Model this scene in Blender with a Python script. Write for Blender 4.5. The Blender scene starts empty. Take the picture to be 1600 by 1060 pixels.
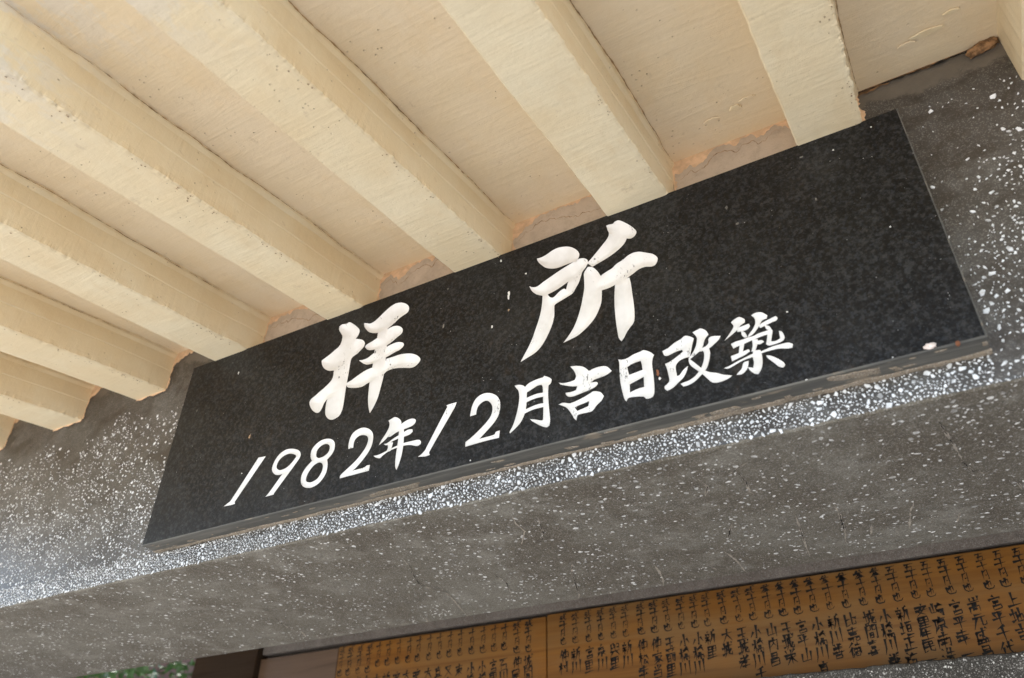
import bpy, bmesh, math, random, json
from mathutils import Vector, noise
from mathutils.geometry import delaunay_2d_cdt
import numpy as np

random.seed(7)
rng = np.random.default_rng(11)
SC = bpy.context.scene
COL = SC.collection

# ------------------------------------------------------------------ camera, sky, sun, exposure
Z0 = 2.07                       # height of the plaque's lower edge above the ground
W, H, T = 1.30, 0.3635, 0.0343  # plaque width, height, thickness
ZLB, DEP = -0.0389, 0.4511      # lintel underside, lintel depth
ZR, TT, RH = 0.3652, math.tan(0.14538), 0.0892   # rafter underside at the lintel, slope, rafter depth
EAVE = -0.735
YB = 0.9                        # plane of the wooden boards

cam_d = bpy.data.cameras.new('camera')
cam = bpy.data.objects.new('camera', cam_d)
COL.objects.link(cam)
cam.location = (1.21836, -0.86552, Z0 - 0.49141)
cam.rotation_euler = (2.18455, -0.01734, 0.5215)
cam_d.sensor_width = 36
cam_d.lens = 1256.17 / 1600 * 36
cam_d.clip_start = 0.02
cam_d.clip_end = 2000
cam_d.dof.use_dof = True
cam_d.dof.focus_distance = 1.22
cam_d.dof.aperture_fstop = 4.5
SC.camera = cam

SUN_DIR = Vector((-0.62, 0.22, 0.80)).normalized()     # towards the sun
wd = bpy.data.worlds.new('World')
SC.world = wd
wd.use_nodes = True
nt = wd.node_tree
bg = nt.nodes['Background']
sky = nt.nodes.new('ShaderNodeTexSky')
sky.sky_type = 'NISHITA'
sky.sun_disc = False
sky.sun_elevation = math.asin(SUN_DIR.z)
sky.sun_rotation = math.atan2(SUN_DIR.x, SUN_DIR.y)
nt.links.new(sky.outputs[0], bg.inputs[0])
bg.inputs[1].default_value = 0.15
sd = bpy.data.lights.new('sun', 'SUN')
sd.energy = 3.8
sd.angle = math.radians(0.53)
sd.color = (1.0, 0.95, 0.87)
sun = bpy.data.objects.new('sun', sd)
COL.objects.link(sun)
sun.rotation_euler = SUN_DIR.to_track_quat('Z', 'Y').to_euler()
sun.location = (0, -8, 14)
vs = SC.view_settings
vs.view_transform = 'Standard'
vs.look = 'None'
vs.gamma = 1
vs.use_curve_mapping = False
vs.exposure = 1.79
SC.cycles.max_bounces = 10
SC.cycles.diffuse_bounces = 8

# ------------------------------------------------------------------ helpers
def mk(name, verts, faces, mat, parent=None, origin=(0, 0, 0), smooth=False):
    """one mesh object; verts are given with z measured from the plaque's lower edge"""
    ox, oy, oz = origin
    me = bpy.data.meshes.new(name)
    me.from_pydata([(v[0] - ox, v[1] - oy, v[2] - oz) for v in verts], [], faces)
    if mat:
        me.materials.append(mat)
    if smooth:
        me.polygons.foreach_set('use_smooth', [True] * len(me.polygons))
    me.update()
    o = bpy.data.objects.new(name, me)
    COL.objects.link(o)
    if parent is not None:
        o.parent = parent
        px, py, pz = parent['org']
        o.location = (ox - px, oy - py, oz - pz)
    else:
        o.location = (ox, oy, oz + Z0)
    o['org'] = (ox, oy, oz)
    return o

def empty(name, origin):
    o = bpy.data.objects.new(name, None)
    COL.objects.link(o)
    o.empty_display_size = 0.05
    o.location = (origin[0], origin[1], origin[2] + Z0)
    o['org'] = tuple(origin)
    return o

def tag(o, label, cat, group=None):
    o['label'] = label
    o['category'] = cat
    if group:
        o['group'] = group

def box(x0, x1, y0, y1, z0, z1):
    v = [(x0, y0, z0), (x1, y0, z0), (x1, y1, z0), (x0, y1, z0), (x0, y0, z1), (x1, y0, z1), (x1, y1, z1), (x0, y1, z1)]
    f = [(3, 2, 1, 0), (4, 5, 6, 7), (0, 1, 5, 4), (1, 2, 6, 5), (2, 3, 7, 6), (3, 0, 4, 7)]
    return v, f

def bevelled(o, w=0.003, seg=2):
    bm = bmesh.new()
    bm.from_mesh(o.data)
    bmesh.ops.bevel(bm, geom=bm.edges[:], offset=w, segments=seg, affect='EDGES', profile=0.6)
    bm.to_mesh(o.data)
    bm.free()
    return o

def fbm(x, y, z=0.0, oct=3):
    return noise.fractal(Vector((x, y, z)), 1.0, 2.0, oct)

# ------------------------------------------------------------------ materials
class NT:
    def __init__(self, name):
        self.m = bpy.data.materials.new(name)
        self.m.use_nodes = True
        self.t = self.m.node_tree
        self.b = self.t.nodes['Principled BSDF']
        g = self.t.nodes.new('ShaderNodeNewGeometry')
        self.pos = g.outputs['Position']
    def n(self, typ, **kw):
        nd = self.t.nodes.new(typ)
        for k, v in kw.items():
            setattr(nd, k, v)
        return nd
    def l(self, a, b):
        self.t.links.new(a, b)
    def mapped(self, sc, rot=(0, 0, 0)):
        mp = self.n('ShaderNodeMapping')
        self.l(self.pos, mp.inputs[0])
        mp.inputs['Scale'].default_value = sc if hasattr(sc, '__len__') else (sc, sc, sc)
        mp.inputs['Rotation'].default_value = rot
        return mp.outputs[0]
    def noise(self, sc, detail=4, rough=0.55, dist=0.0, rot=(0, 0, 0)):
        nd = self.n('ShaderNodeTexNoise')
        nd.inputs['Scale'].default_value = 1
        nd.inputs['Detail'].default_value = detail
        nd.inputs['Roughness'].default_value = rough
        nd.inputs['Distortion'].default_value = dist
        self.l(self.mapped(sc, rot), nd.inputs['Vector'])
        return nd.outputs[0]
    def voro(self, sc, feature='F1', out='Distance', rand=1.0):
        nd = self.n('ShaderNodeTexVoronoi', feature=feature)
        nd.inputs['Scale'].default_value = 1
        nd.inputs['Randomness'].default_value = rand
        self.l(self.mapped(sc), nd.inputs['Vector'])
        return nd.outputs[out]
    def ramp(self, f, stops):
        r = self.n('ShaderNodeValToRGB')
        e = r.color_ramp.elements
        while len(e) < len(stops):
            e.new(0.5)
        for el, (p, c) in zip(e, stops):
            el.position = p
            el.color = c if len(c) == 4 else (*c, 1)
        self.l(f, r.inputs[0])
        return r.outputs[0]
    def step(self, f, a, b):
        m = self.n('ShaderNodeMapRange', interpolation_type='SMOOTHSTEP')
        m.inputs[1].default_value = a
        m.inputs[2].default_value = b
        self.l(f, m.inputs[0])
        return m.outputs[0]
    def mix(self, fac, a, b, mode='MIX'):
        m = self.n('ShaderNodeMix', data_type='RGBA', blend_type=mode)
        for s, v in ((m.inputs['Factor'], fac), (m.inputs['A'], a), (m.inputs['B'], b)):
            if hasattr(v, 'is_linked') or hasattr(v, 'links'):
                self.l(v, s)
            elif hasattr(v, '__len__'):
                s.default_value = (*v[:3], 1)
            else:
                s.default_value = v
        return m.outputs['Result']
    def math(self, op, a, b=0.0, clamp=False):
        m = self.n('ShaderNodeMath', operation=op, use_clamp=clamp)
        for s, v in zip(m.inputs, (a, b)):
            if hasattr(v, 'links'):
                self.l(v, s)
            else:
                s.default_value = v
        return m.outputs[0]
    def axis(self, i):
        s = self.n('ShaderNodeSeparateXYZ')
        self.l(self.pos, s.inputs[0])
        return s.outputs[i]
    def bump(self, hgt, strength, dist, prev=None):
        b = self.n('ShaderNodeBump')
        b.inputs['Strength'].default_value = strength
        b.inputs['Distance'].default_value = dist
        self.l(hgt, b.inputs['Height'])
        if prev:
            self.l(prev, b.inputs['Normal'])
        return b.outputs[0]
    def done(self, col=None, rough=0.8, nor=None, spec=0.5):
        if col is not None:
            if hasattr(col, 'links'):
                self.l(col, self.b.inputs['Base Color'])
            else:
                self.b.inputs['Base Color'].default_value = (*col[:3], 1)
        if hasattr(rough, 'links'):
            self.l(rough, self.b.inputs['Roughness'])
        else:
            self.b.inputs['Roughness'].default_value = rough
        self.b.inputs['Specular IOR Level'].default_value = spec
        if nor:
            self.l(nor, self.b.inputs['Normal'])
        return self.m

def paint_mat(name, c1, c2, c3, ripple):
    m = NT(name)
    big = m.noise(5.0, 4, 0.6)
    mid = m.noise((18, 9, 18), 5, 0.65)
    col = m.mix(m.step(big, 0.35, 0.68), c1, c2)
    col = m.mix(m.math('MULTIPLY', m.step(mid, 0.48, 0.72), 0.55), col, c3)
    # scuffs of the older coat showing through
    sc = m.noise((55, 30, 55), 6, 0.7)
    col = m.mix(m.math('MULTIPLY', m.step(sc, 0.62, 0.70), 0.35), col, (0.52, 0.40, 0.26))
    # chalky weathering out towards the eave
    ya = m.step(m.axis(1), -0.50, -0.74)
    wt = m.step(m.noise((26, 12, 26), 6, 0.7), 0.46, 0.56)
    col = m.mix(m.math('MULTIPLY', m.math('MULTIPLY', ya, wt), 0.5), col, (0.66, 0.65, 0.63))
    # bug holes and fly specks
    v = m.voro(34)
    vc = m.noise(7.3, 2)
    pit = m.math('MULTIPLY', m.math('SUBTRACT', 1.0, m.step(v, 0.02, 0.055)), m.step(vc, 0.56, 0.62))
    v2 = m.voro(85)
    pit2 = m.math('MULTIPLY', m.math('SUBTRACT', 1.0, m.step(v2, 0.07, 0.15)), m.step(m.noise(9.1, 2), 0.52, 0.6))
    col = m.mix(m.math('MULTIPLY', pit, 0.7), col, (0.16, 0.11, 0.07))
    col = m.mix(m.math('MULTIPLY', pit2, 0.32), col, (0.24, 0.16, 0.10))
    h = m.noise(160, 5, 0.7)
    h2 = m.noise(26, 5, 0.6)
    wv = m.noise((9, 170, 9), 3, 0.5, 0.6)
    wrp = m.noise((7, 48, 7), 4, 0.6, 1.2)
    nrm = m.bump(h2, 0.3, 0.003)
    nrm = m.bump(h, 0.45, 0.0010, nrm)
    nrm = m.bump(m.math('MULTIPLY', wv, m.step(m.noise(4.2, 2), 0.42, 0.6)), ripple, 0.0016, nrm)
    nrm = m.bump(wrp, ripple * 0.8, 0.005, nrm)
    nrm = m.bump(m.math('SUBTRACT', 1.0, m.math('MAXIMUM', pit, pit2)), 0.6, 0.002, nrm)
    return m.done(col, 0.55, nrm, 0.35)

M = {}
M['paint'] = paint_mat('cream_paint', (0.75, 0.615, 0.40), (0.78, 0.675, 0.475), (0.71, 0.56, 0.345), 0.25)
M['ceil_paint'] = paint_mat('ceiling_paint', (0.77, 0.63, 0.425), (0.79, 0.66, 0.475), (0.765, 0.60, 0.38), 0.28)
M['concrete_plain'] = None

def cement(name, c1, c2, c3, gritty=0.5, top=None, sand=1.0, rough=0.78):
    m = NT(name)
    a = m.noise(3.4, 5, 0.62)
    b = m.noise(14, 6, 0.68)
    c = m.noise((40, 40, 40), 5, 0.7)
    col = m.mix(m.step(a, 0.38, 0.66), c1, c2)
    col = m.mix(m.math('MULTIPLY', m.step(b, 0.47, 0.70), 0.7), col, c3)
    col = m.mix(m.math('MULTIPLY', m.step(c, 0.45, 0.75), 0.45), col, tuple(x * 0.55 for x in c1))
    # fine sand grains, pale and dark
    g = m.voro(760, out='Color')
    sg = m.n('ShaderNodeSeparateColor')
    m.l(g, sg.inputs[0])
    col = m.mix(m.math('MULTIPLY', m.step(sg.outputs[0], 0.80, 0.86), 0.38 * sand), col, (0.45, 0.43, 0.40))
    col = m.mix(m.math('MULTIPLY', m.step(sg.outputs[1], 0.84, 0.9), 0.5 * sand), col, (0.03, 0.03, 0.028))
    if top:
        stn = m.noise((10, 10, 16), 7, 0.75, 0.4)
        col = m.mix(m.math('MULTIPLY', m.step(stn, 0.49, 0.60), 0.7), col, (0.036, 0.028, 0.021))
        z = m.axis(2)
        zz = m.math('ADD', m.math('SUBTRACT', z, 0.045), m.math('MULTIPLY', m.noise(16, 6, 0.7), 0.09))
        col = m.mix(m.step(zz, Z0 + top[0], Z0 + top[1]), col, m.mix(m.step(b, 0.3, 0.7), top[2], top[3]))
    h = m.noise(120, 6, 0.7)
    nrm = m.bump(b, 0.35, 0.004)
    nrm = m.bump(h, gritty, 0.0016, nrm)
    return m.done(col, rough, nrm, 0.5)

M['lintel'] = cement('terrazzo_cement', (0.058, 0.051, 0.044), (0.088, 0.080, 0.071), (0.125, 0.119, 0.110), 0.3,
                     (0.412, 0.424, (0.155, 0.135, 0.112), (0.115, 0.099, 0.082)), 0.6, 0.36)
M['under'] = cement('underside_cement', (0.104, 0.086, 0.062), (0.165, 0.150, 0.120), (0.265, 0.250, 0.212), 0.6)
M['wall_cement'] = cement('wall_cement', (0.16, 0.134, 0.115), (0.195, 0.168, 0.148), (0.235, 0.205, 0.18), 0.4)
M['mortar'] = cement('mortar', (0.21, 0.172, 0.125), (0.27, 0.22, 0.165), (0.16, 0.135, 0.10), 0.8)
M['pale_mortar'] = cement('pale_mortar', (0.46, 0.37, 0.285), (0.53, 0.43, 0.335), (0.38, 0.305, 0.235), 0.5, None, 0.12)
M['ledge'] = cement('ledge_terrazzo', (0.045, 0.040, 0.035), (0.07, 0.064, 0.058), (0.10, 0.094, 0.086), 0.9)

m = NT('marble_chip')
tone = m.noise(95, 1, 0.3)
low = m.noise(6, 4, 0.6)
col = m.ramp(tone, [(0.30, (0.32, 0.32, 0.32)), (0.44, (0.66, 0.67, 0.685)), (0.62, (0.84, 0.855, 0.88))])
col = m.mix(m.math('MULTIPLY', m.step(m.noise(260, 3), 0.5, 0.75), 0.35), col, (0.45, 0.44, 0.42))
col = m.mix(m.math('MULTIPLY', m.step(low, 0.45, 0.75), 0.4), col, (0.34, 0.32, 0.29))
M['chip'] = m.done(col, 0.3, m.bump(m.noise(300, 3), 0.3, 0.0008), 0.5)

m = NT('filmed_chip')
tone = m.noise(120, 1, 0.3)
low = m.noise(9, 4, 0.6)
col = m.ramp(tone, [(0.32, (0.26, 0.25, 0.235)), (0.5, (0.50, 0.49, 0.47)), (0.66, (0.78, 0.77, 0.75))])
col = m.mix(m.math('MULTIPLY', m.step(low, 0.45, 0.75), 0.55), col, (0.30, 0.29, 0.265))
M['chip_film'] = m.done(col, 0.5, None, 0.5)

# polished dark granite
m = NT('dark_granite')
v = m.voro(420, out='Color')
sg = m.n('ShaderNodeSeparateColor')
m.l(v, sg.inputs[0])
n1 = m.noise(190, 4, 0.62)
n2 = m.noise(520, 3, 0.6)
col = m.ramp(n1, [(0.38, (0.0015, 0.0015, 0.0015)), (0.50, (0.0045, 0.0045, 0.0046)), (0.64, (0.029, 0.029, 0.029))])
col = m.mix(m.math('MULTIPLY', m.step(sg.outputs[0], 0.72, 0.95), 0.55), col, (0.030, 0.033, 0.038))
col = m.mix(m.math('MULTIPLY', m.step(sg.outputs[1], 0.75, 0.9), 0.6), col, (0.008, 0.008, 0.008))
col = m.mix(m.math('MULTIPLY', m.step(n2, 0.66, 0.74), 0.5), col, (0.20, 0.20, 0.20))
dust = m.noise(11, 5, 0.65)
col = m.mix(m.math('MULTIPLY', m.step(dust, 0.45, 0.85), 0.045), col, (0.30, 0.28, 0.25))
brown = m.noise((16, 16, 9), 5, 0.7)
col = m.mix(m.math('MULTIPLY', m.step(brown, 0.60, 0.74), 0.14), col, (0.12, 0.075, 0.04))
sp = m.voro(150)
col = m.mix(m.math('MULTIPLY', m.math('MULTIPLY', m.math('SUBTRACT', 1.0, m.step(sp, 0.05, 0.10)), m.step(m.noise(31, 2), 0.58, 0.64)), 0.8), col, (0.6, 0.6, 0.6))
rg = m.n('ShaderNodeMapRange')
rg.inputs[3].default_value = 0.30
rg.inputs[4].default_value = 0.46
m.l(dust, rg.inputs[0])
M['granite'] = m.done(col, rg.outputs[0], m.bump(m.noise(40, 4), 0.04, 0.001), 0.27)

m = NT('sawn_granite_edge')
st = m.noise((5, 60, 60), 5, 0.65)
col = m.mix(m.step(st, 0.42, 0.66), (0.075, 0.073, 0.066), (0.135, 0.128, 0.112))
col = m.mix(m.math('MULTIPLY', m.step(m.noise((9, 220, 220), 4, 0.7), 0.55, 0.7), 0.5), col, (0.05, 0.048, 0.043))
col = m.mix(m.math('MULTIPLY', m.step(m.noise((22, 60, 60), 5), 0.60, 0.70), 0.6), col, (0.27, 0.22, 0.16))
M['granite_edge'] = m.done(col, 0.6, m.bump(st, 0.4, 0.002), 0.4)

# white lettering paint with flaked spots where the granite shows
m = NT('letter_paint')
a = m.noise(30, 4)
col = m.mix(m.step(a, 0.35, 0.7), (0.75, 0.74, 0.73), (0.66, 0.645, 0.62))
fl = m.noise((300, 300, 85), 5, 0.75)
fm = m.noise(19, 3)
flake = m.math('MULTIPLY', m.step(fl, 0.60, 0.612), m.step(fm, 0.55, 0.60))
col = m.mix(m.math('MULTIPLY', flake, 0.93), col, (0.03, 0.028, 0.026))
st = m.noise(75, 4)
col = m.mix(m.math('MULTIPLY', m.step(st, 0.66, 0.78), 0.5), col, (0.56, 0.47, 0.36))
M['letter'] = m.done(col, 0.5, m.bump(m.noise(90, 4), 0.12, 0.001), 0.4)

def flat(name, c, rough=0.7, var=0.25, sc=60):
    m = NT(name)
    f = m.noise(sc, 4, 0.6)
    return m.done(m.mix(m.step(f, 0.35, 0.68), tuple(x * (1 - var) for x in c), tuple(min(1, x * (1 + var)) for x in c)), rough,
                  m.bump(m.noise(sc * 4, 3), 0.3, 0.001), 0.3)

M['peach'] = flat('peach_primer', (0.68, 0.47, 0.30), 0.7, 0.14, 60)
M['crack'] = flat('crack_dirt', (0.022, 0.019, 0.016), 0.9, 0.4, 90)  # dark dirt along the cracks and the soffit joint
M['efflor'] = flat('lime_bloom', (0.34, 0.30, 0.25), 0.85, 0.2, 120)
M['seam'] = flat('rust_seam', (0.36, 0.235, 0.12), 0.8, 0.3, 25)
M['white_speck'] = flat('white_droppings', (0.72, 0.71, 0.68), 0.7, 0.15, 200)
M['tan_speck'] = flat('dried_mud', (0.34, 0.235, 0.145), 0.8, 0.3, 200)
M['dust_speck'] = flat('dust_smudge', (0.14, 0.13, 0.115), 0.8, 0.3, 150)
M['rust_speck'] = flat('rusty_mud', (0.25, 0.10, 0.05), 0.8, 0.3, 200)
M['lump'] = flat('pale_pink_lump', (0.72, 0.62, 0.57), 0.8, 0.15, 200)
M['ink'] = flat('black_ink', (0.012, 0.011, 0.010), 0.6, 0.3, 80)
M['nest'] = flat('brown_mud', (0.24, 0.135, 0.065), 0.9, 0.5, 130)

def wood(name, c1, c2, c3):
    m = NT(name)
    g = m.noise((2.2, 20, 62), 6, 0.62, 0.4)
    g2 = m.noise((7, 60, 320), 4, 0.6)
    big = m.noise((3.2, 3, 7), 3)
    col = m.mix(m.step(g, 0.34, 0.66), c1, c2)
    col = m.mix(m.math('MULTIPLY', m.step(big, 0.40, 0.62), 0.85), col, c3)
    lg = m.noise((1.1, 9, 30), 5, 0.65, 0.8)
    col = m.mix(m.math('MULTIPLY', m.step(lg, 0.52, 0.66), 0.55), col, tuple(x * 0.62 for x in c1))
    col = m.mix(m.math('MULTIPLY', m.step(lg, 0.46, 0.34), 0.35), col, tuple(min(1, x * 1.25) for x in c3))
    col = m.mix(m.math('MULTIPLY', m.step(g2, 0.5, 0.72), 0.3), col, tuple(x * 0.6 for x in c1))
    return m.done(col, 0.5, m.bump(g2, 0.15, 0.001), 0.4)

M['amber'] = wood('amber_board', (0.215, 0.078, 0.006), (0.27, 0.106, 0.010), (0.22, 0.11, 0.030))
M['amber2'] = wood('honey_board', (0.195, 0.077, 0.010), (0.245, 0.103, 0.015), (0.21, 0.115, 0.040))
M['pale_wood'] = wood('pale_board', (0.13, 0.078, 0.046), (0.165, 0.10, 0.062), (0.14, 0.088, 0.056))
M['dark_wood'] = wood('dark_post', (0.034, 0.020, 0.011), (0.055, 0.033, 0.019), (0.045, 0.03, 0.02))
for _n in M['dark_wood'].node_tree.nodes:
    if _n.type == 'BSDF_PRINCIPLED':
        _n.inputs['Roughness'].default_value = 0.95
        _n.inputs['Specular IOR Level'].default_value = 0.08

# ------------------------------------------------------------------ ground
def ground_mat():
    m = NT('pale_paving')
    a = m.noise(1.3, 6, 0.65)
    b = m.noise(30, 5, 0.7)
    col = m.mix(m.step(a, 0.35, 0.65), (0.45, 0.425, 0.38), (0.52, 0.49, 0.44))
    col = m.mix(m.math('MULTIPLY', m.step(b, 0.5, 0.72), 0.4), col, (0.33, 0.31, 0.28))
    return m.done(col, 0.9, m.bump(b, 0.4, 0.004), 0.3)
gz = -Z0
o = mk('ground', [(-400, -400, gz), (400, -400, gz), (400, 400, gz), (-400, 400, gz)], [(0, 1, 2, 3)], ground_mat(), None, (0, 0, gz))
o['kind'] = 'structure'
# low red earth bank beside the shrine
bm_v, bm_f = [], []
NX, NY = 30, 26
for j in range(NY):
    for i in range(NX):
        x = -13 + i * 0.35
        y = 2.3 + j * 0.35
        d = max(0.0, min(1.0, (-3.6 - x + 0.55 * (y - 2.3)) / 1.8))
        z = gz - 0.05 + 3.9 * d * d * (3 - 2 * d) + 0.18 * fbm(x * 0.9, y * 0.9) * (0.2 + d)
        bm_v.append((x, y, z))
for j in range(NY - 1):
    for i in range(NX - 1):
        a = j * NX + i
        bm_f.append((a, a + 1, a + NX + 1, a + NX))
earth = NT('red_earth')
ea = earth.noise(5, 6, 0.7)
earth_m = earth.done(earth.mix(earth.step(ea, 0.35, 0.65), (0.13, 0.06, 0.042), (0.18, 0.105, 0.08)), 0.95, earth.bump(earth.noise(22, 5), 0.8, 0.02), 0.2)
o = mk('earth_bank', bm_v, bm_f, earth_m, None, (-8, 5, gz), True)
o['kind'] = 'structure'

# ------------------------------------------------------------------ lintel, columns, back wall, roof
XL, XR_ = -1.45, 3.5
lint = empty('lintel_beam', (0.2, 0.2, ZLB))
tag(lint, 'long grey terrazzo lintel carrying the granite plaque, cracked on its underside', 'lintel')
vv, ff = [], []
nx = 700
prof_n = None
for i in range(nx + 1):
    x = XL + (XR_ - XL) * i / nx
    j1 = 0.0013 * fbm(x * 40, 3.3) + 0.0008 * fbm(x * 160, 9.1)
    j2 = 0.0012 * fbm(x * 30, 17.3)
    pr = [(0.0, 0.46), (0.0, 0.30), (0.0, 0.12), (0.0, 0.02), (0.0, ZLB + 0.006), (0.0008 + j1 * 0.5, ZLB + 0.0022 + j1), (0.0035 + j1, ZLB + 0.0003), (0.008, ZLB),
          (0.15, ZLB), (0.30, ZLB), (DEP - 0.006, ZLB), (DEP - 0.002 + j2 * 0.4, ZLB + 0.0006), (DEP + j2 * 0.5, ZLB + 0.003), (DEP, ZLB + 0.01), (DEP, 0.46)]
    prof_n = len(pr)
    vv += [(x, y, z) for y, z in pr]
for i in range(nx):
    for k in range(prof_n - 1):
        a = i * prof_n + k
        ff.append((a, a + 1, a + prof_n + 1, a + prof_n))
ff.append(tuple(range(prof_n))[::-1])
ff.append(tuple(nx * prof_n + k for k in range(prof_n)))
body = mk('beam_body', vv, ff, M['lintel'], lint, (0.2, 0.2, ZLB))
body.data.materials.append(M['under'])
for p in body.data.polygons:
    c = p.center
    if abs(p.normal.z) > 0.6:
        p.material_index = 1
bm = bmesh.new(); bm.from_mesh(body.data); bmesh.ops.recalc_face_normals(bm, faces=bm.faces[:]); bm.to_mesh(body.data); bm.free()

for x, wh in ((-1.3, 'left'), (3.3, 'right')):
    o = mk('stone_column', *box(x - 0.14, x + 0.14, 0.06, 0.39, gz, ZLB - 0.0015), M['lintel'], None, (x, 0.22, gz))
    bevelled(o, 0.01)
    tag(o, 'square grey terrazzo column under the %s end of the lintel' % wh, 'column')

bw = empty('back_wall', (0.7, 1.0, gz))
tag(bw, 'shadowed grey cement wall behind the name boards', 'wall')
mk('wall_body', *box(-0.92, 3.4, 0.931, 1.06, gz, 0.452), M['wall_cement'], bw, (0.7, 1.0, gz))
o = mk('wall_header', *box(-0.655, 3.398, 0.902, 0.9305, 0.0975, 0.4505), M['wall_cement'], bw, (0.7, 0.91, 0.1))
bevelled(o, 0.002)
# rough terrazzo ledge that the boards stand on
vv, ff = [], []
n = 300
for i in range(n + 1):
    x = -0.64 + 3.1 * i / n
    j = 0.002 * fbm(x * 45, 2.2) + 0.0012 * fbm(x * 150, 5.2)
    j2 = 0.002 * fbm(x * 38, 12.2)
    pr = [(0.93, -0.27), (0.83, -0.27), (0.83, -0.2), (0.83, -0.122), (0.8312 + j2 * 0.6, -0.1172 + j), (0.837 + j2, -0.1145 + j), (0.87, -0.113), (0.93, -0.113)]
    vv += [(x, y, z) for y, z in pr]
k_ = 8
for i in range(n):
    for k in range(k_ - 1):
        a = i * k_ + k
        ff.append((a, a + k_, a + k_ + 1, a + 1))
ledge = mk('wall_ledge', vv, ff, M['ledge'], bw, (0.7, 0.88, -0.27))

o = mk('wooden_post', *box(-0.92, -0.66, 0.885, 0.9295, gz, 0.449), M['dark_wood'], None, (-0.79, 0.905, gz))
bevelled(o, 0.003)
tag(o, 'dark brown wooden post at the left end of the boards, beside the greenery', 'post')

# roof: one sloping slab over the rafters, level behind the lintel
zc = lambda y: ZR + RH + TT * y
vv, ff = [], []
xs = np.linspace(-1.5, 3.6, 420)
ys = list(np.linspace(EAVE, -0.006, 70)) + [-0.0012]
for x in xs:
    for y in ys:
        e = min(1, (-y) / 0.03)
        vv.append((x, y, zc(y) + e * (0.0016 * fbm(x * 7, y * 7, 1.1) + 0.0006 * fbm(x * 30, y * 45, 4.4))))
ny = len(ys)
for i in range(len(xs) - 1):
    for j in range(ny - 1):
        a = i * ny + j
        ff.append((a, a + 1, a + ny + 1, a + ny))
soff = (vv, ff)
roof = empty('roof_slab', (0.15, 0.2, 0.47))
tag(roof, 'cream painted concrete roof slab above the rafters with flaking paint', 'roof')
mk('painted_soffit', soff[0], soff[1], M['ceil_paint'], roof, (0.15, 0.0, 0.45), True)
prof = [(EAVE, zc(EAVE)), (EAVE - 0.012, zc(EAVE) + 0.002), (EAVE - 0.02, zc(EAVE) + 0.01), (EAVE - 0.02, zc(EAVE) + 0.14), (-0.0, zc(0) + 0.17), (1.4, zc(0) + 0.17), (1.4, 0.4555), (0.0, 0.4572), (-0.0012, zc(-0.0012) + 0.004)]
vv = [(x, y, z) for x in (-1.5, 3.6) for y, z in prof]
k_ = len(prof)
ff = [(k, (k + 1) % k_, (k + 1) % k_ + k_, k + k_) for k in range(k_) if k != k_ - 1] + [tuple(range(k_))[::-1], tuple(range(k_, 2 * k_))]
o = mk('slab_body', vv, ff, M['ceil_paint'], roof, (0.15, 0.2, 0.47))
bm = bmesh.new(); bm.from_mesh(o.data); bmesh.ops.recalc_face_normals(bm, faces=bm.faces[:]); bm.to_mesh(o.data); bm.free()

# flaked paint patches on the soffit
def blob(cx, cy, rx, ry, seed, n=16, jag=0.35):
    out = []
    for i in range(n):
        a = 2 * math.pi * i / n
        r = 1 + jag * noise.noise(Vector((math.cos(a) * 1.7 + seed * 3.1, math.sin(a) * 1.7, seed * 1.7)))
        out.append((cx + rx * r * math.cos(a), cy + ry * r * math.sin(a)))
    return out

def plate(loop, thick, lift):
    """thin chip with sloped rim; loop is 2d, lift(u, v, h) gives the 3d point h above the surface"""
    n = len(loop)
    cx = sum(p[0] for p in loop) / n
    cy = sum(p[1] for p in loop) / n
    ins = [(cx + (p[0] - cx) * 0.86, cy + (p[1] - cy) * 0.86) for p in loop]
    v = [lift(*p, 0.0) for p in loop] + [lift(*p, thick) for p in ins] + [lift(cx, cy, thick * 1.1)]
    f = [(i, (i + 1) % n, n + (i + 1) % n, n + i) for i in range(n)] + [(n + i, n + (i + 1) % n, 2 * n) for i in range(n)]
    return v, f

sl = lambda u, v, h: (u, v, zc(v) - 0.0016 - h)
for q, (cx, cy, rx, ry) in enumerate([(1.108, -0.068, 0.009, 0.006), (1.07, -0.062, 0.013, 0.005), (1.36, -0.065, 0.022, 0.006), (1.335, -0.058, 0.012, 0.004), (1.39, -0.085, 0.01, 0.004), (1.128, -0.078, 0.012, 0.003)]):
    v, f = plate(blob(cx, cy, rx, ry, q + 1), 0.0014, sl)
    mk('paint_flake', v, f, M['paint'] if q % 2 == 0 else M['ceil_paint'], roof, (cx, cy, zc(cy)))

# ------------------------------------------------------------------ rafters
RAFT = [  # x and drift of the left and the right arris, label
    (1.4425, 0.0, 1.531, 0.0, 'cream concrete rafter cut off by the top right corner of the picture'),
    (1.1708, 0.0096, 1.2577, 0.0030, 'cream concrete rafter that meets the upper right corner of the black plaque'),
    (0.8880, -0.009, 0.9870, 0.013, 'cream concrete rafter meeting the plaque up and right of the second large character'),
    (0.6120, -0.009, 0.7035, 0.005, 'cream concrete rafter that meets the plaque between the two large white characters'),
    (0.3400, -0.0078, 0.4225, -0.008, 'cream concrete rafter that meets the plaque above the first large white character'),
    (0.0567, -0.0220, 0.1445, -0.022, 'cream concrete rafter that meets the upper left corner of the plaque'),
    (-0.2095, 0.03, -0.1195, 0.02, 'first cream rafter left of the plaque, with a chipped orange end on the lintel'),
    (-0.4880, -0.02, -0.3890, 0.03, 'second cream rafter left of the plaque, ending low on the speckled lintel'),
    (-0.7640, 0.0, -0.6740, 0.01, 'cream rafter end showing only at the left edge of the picture'),
]
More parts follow.
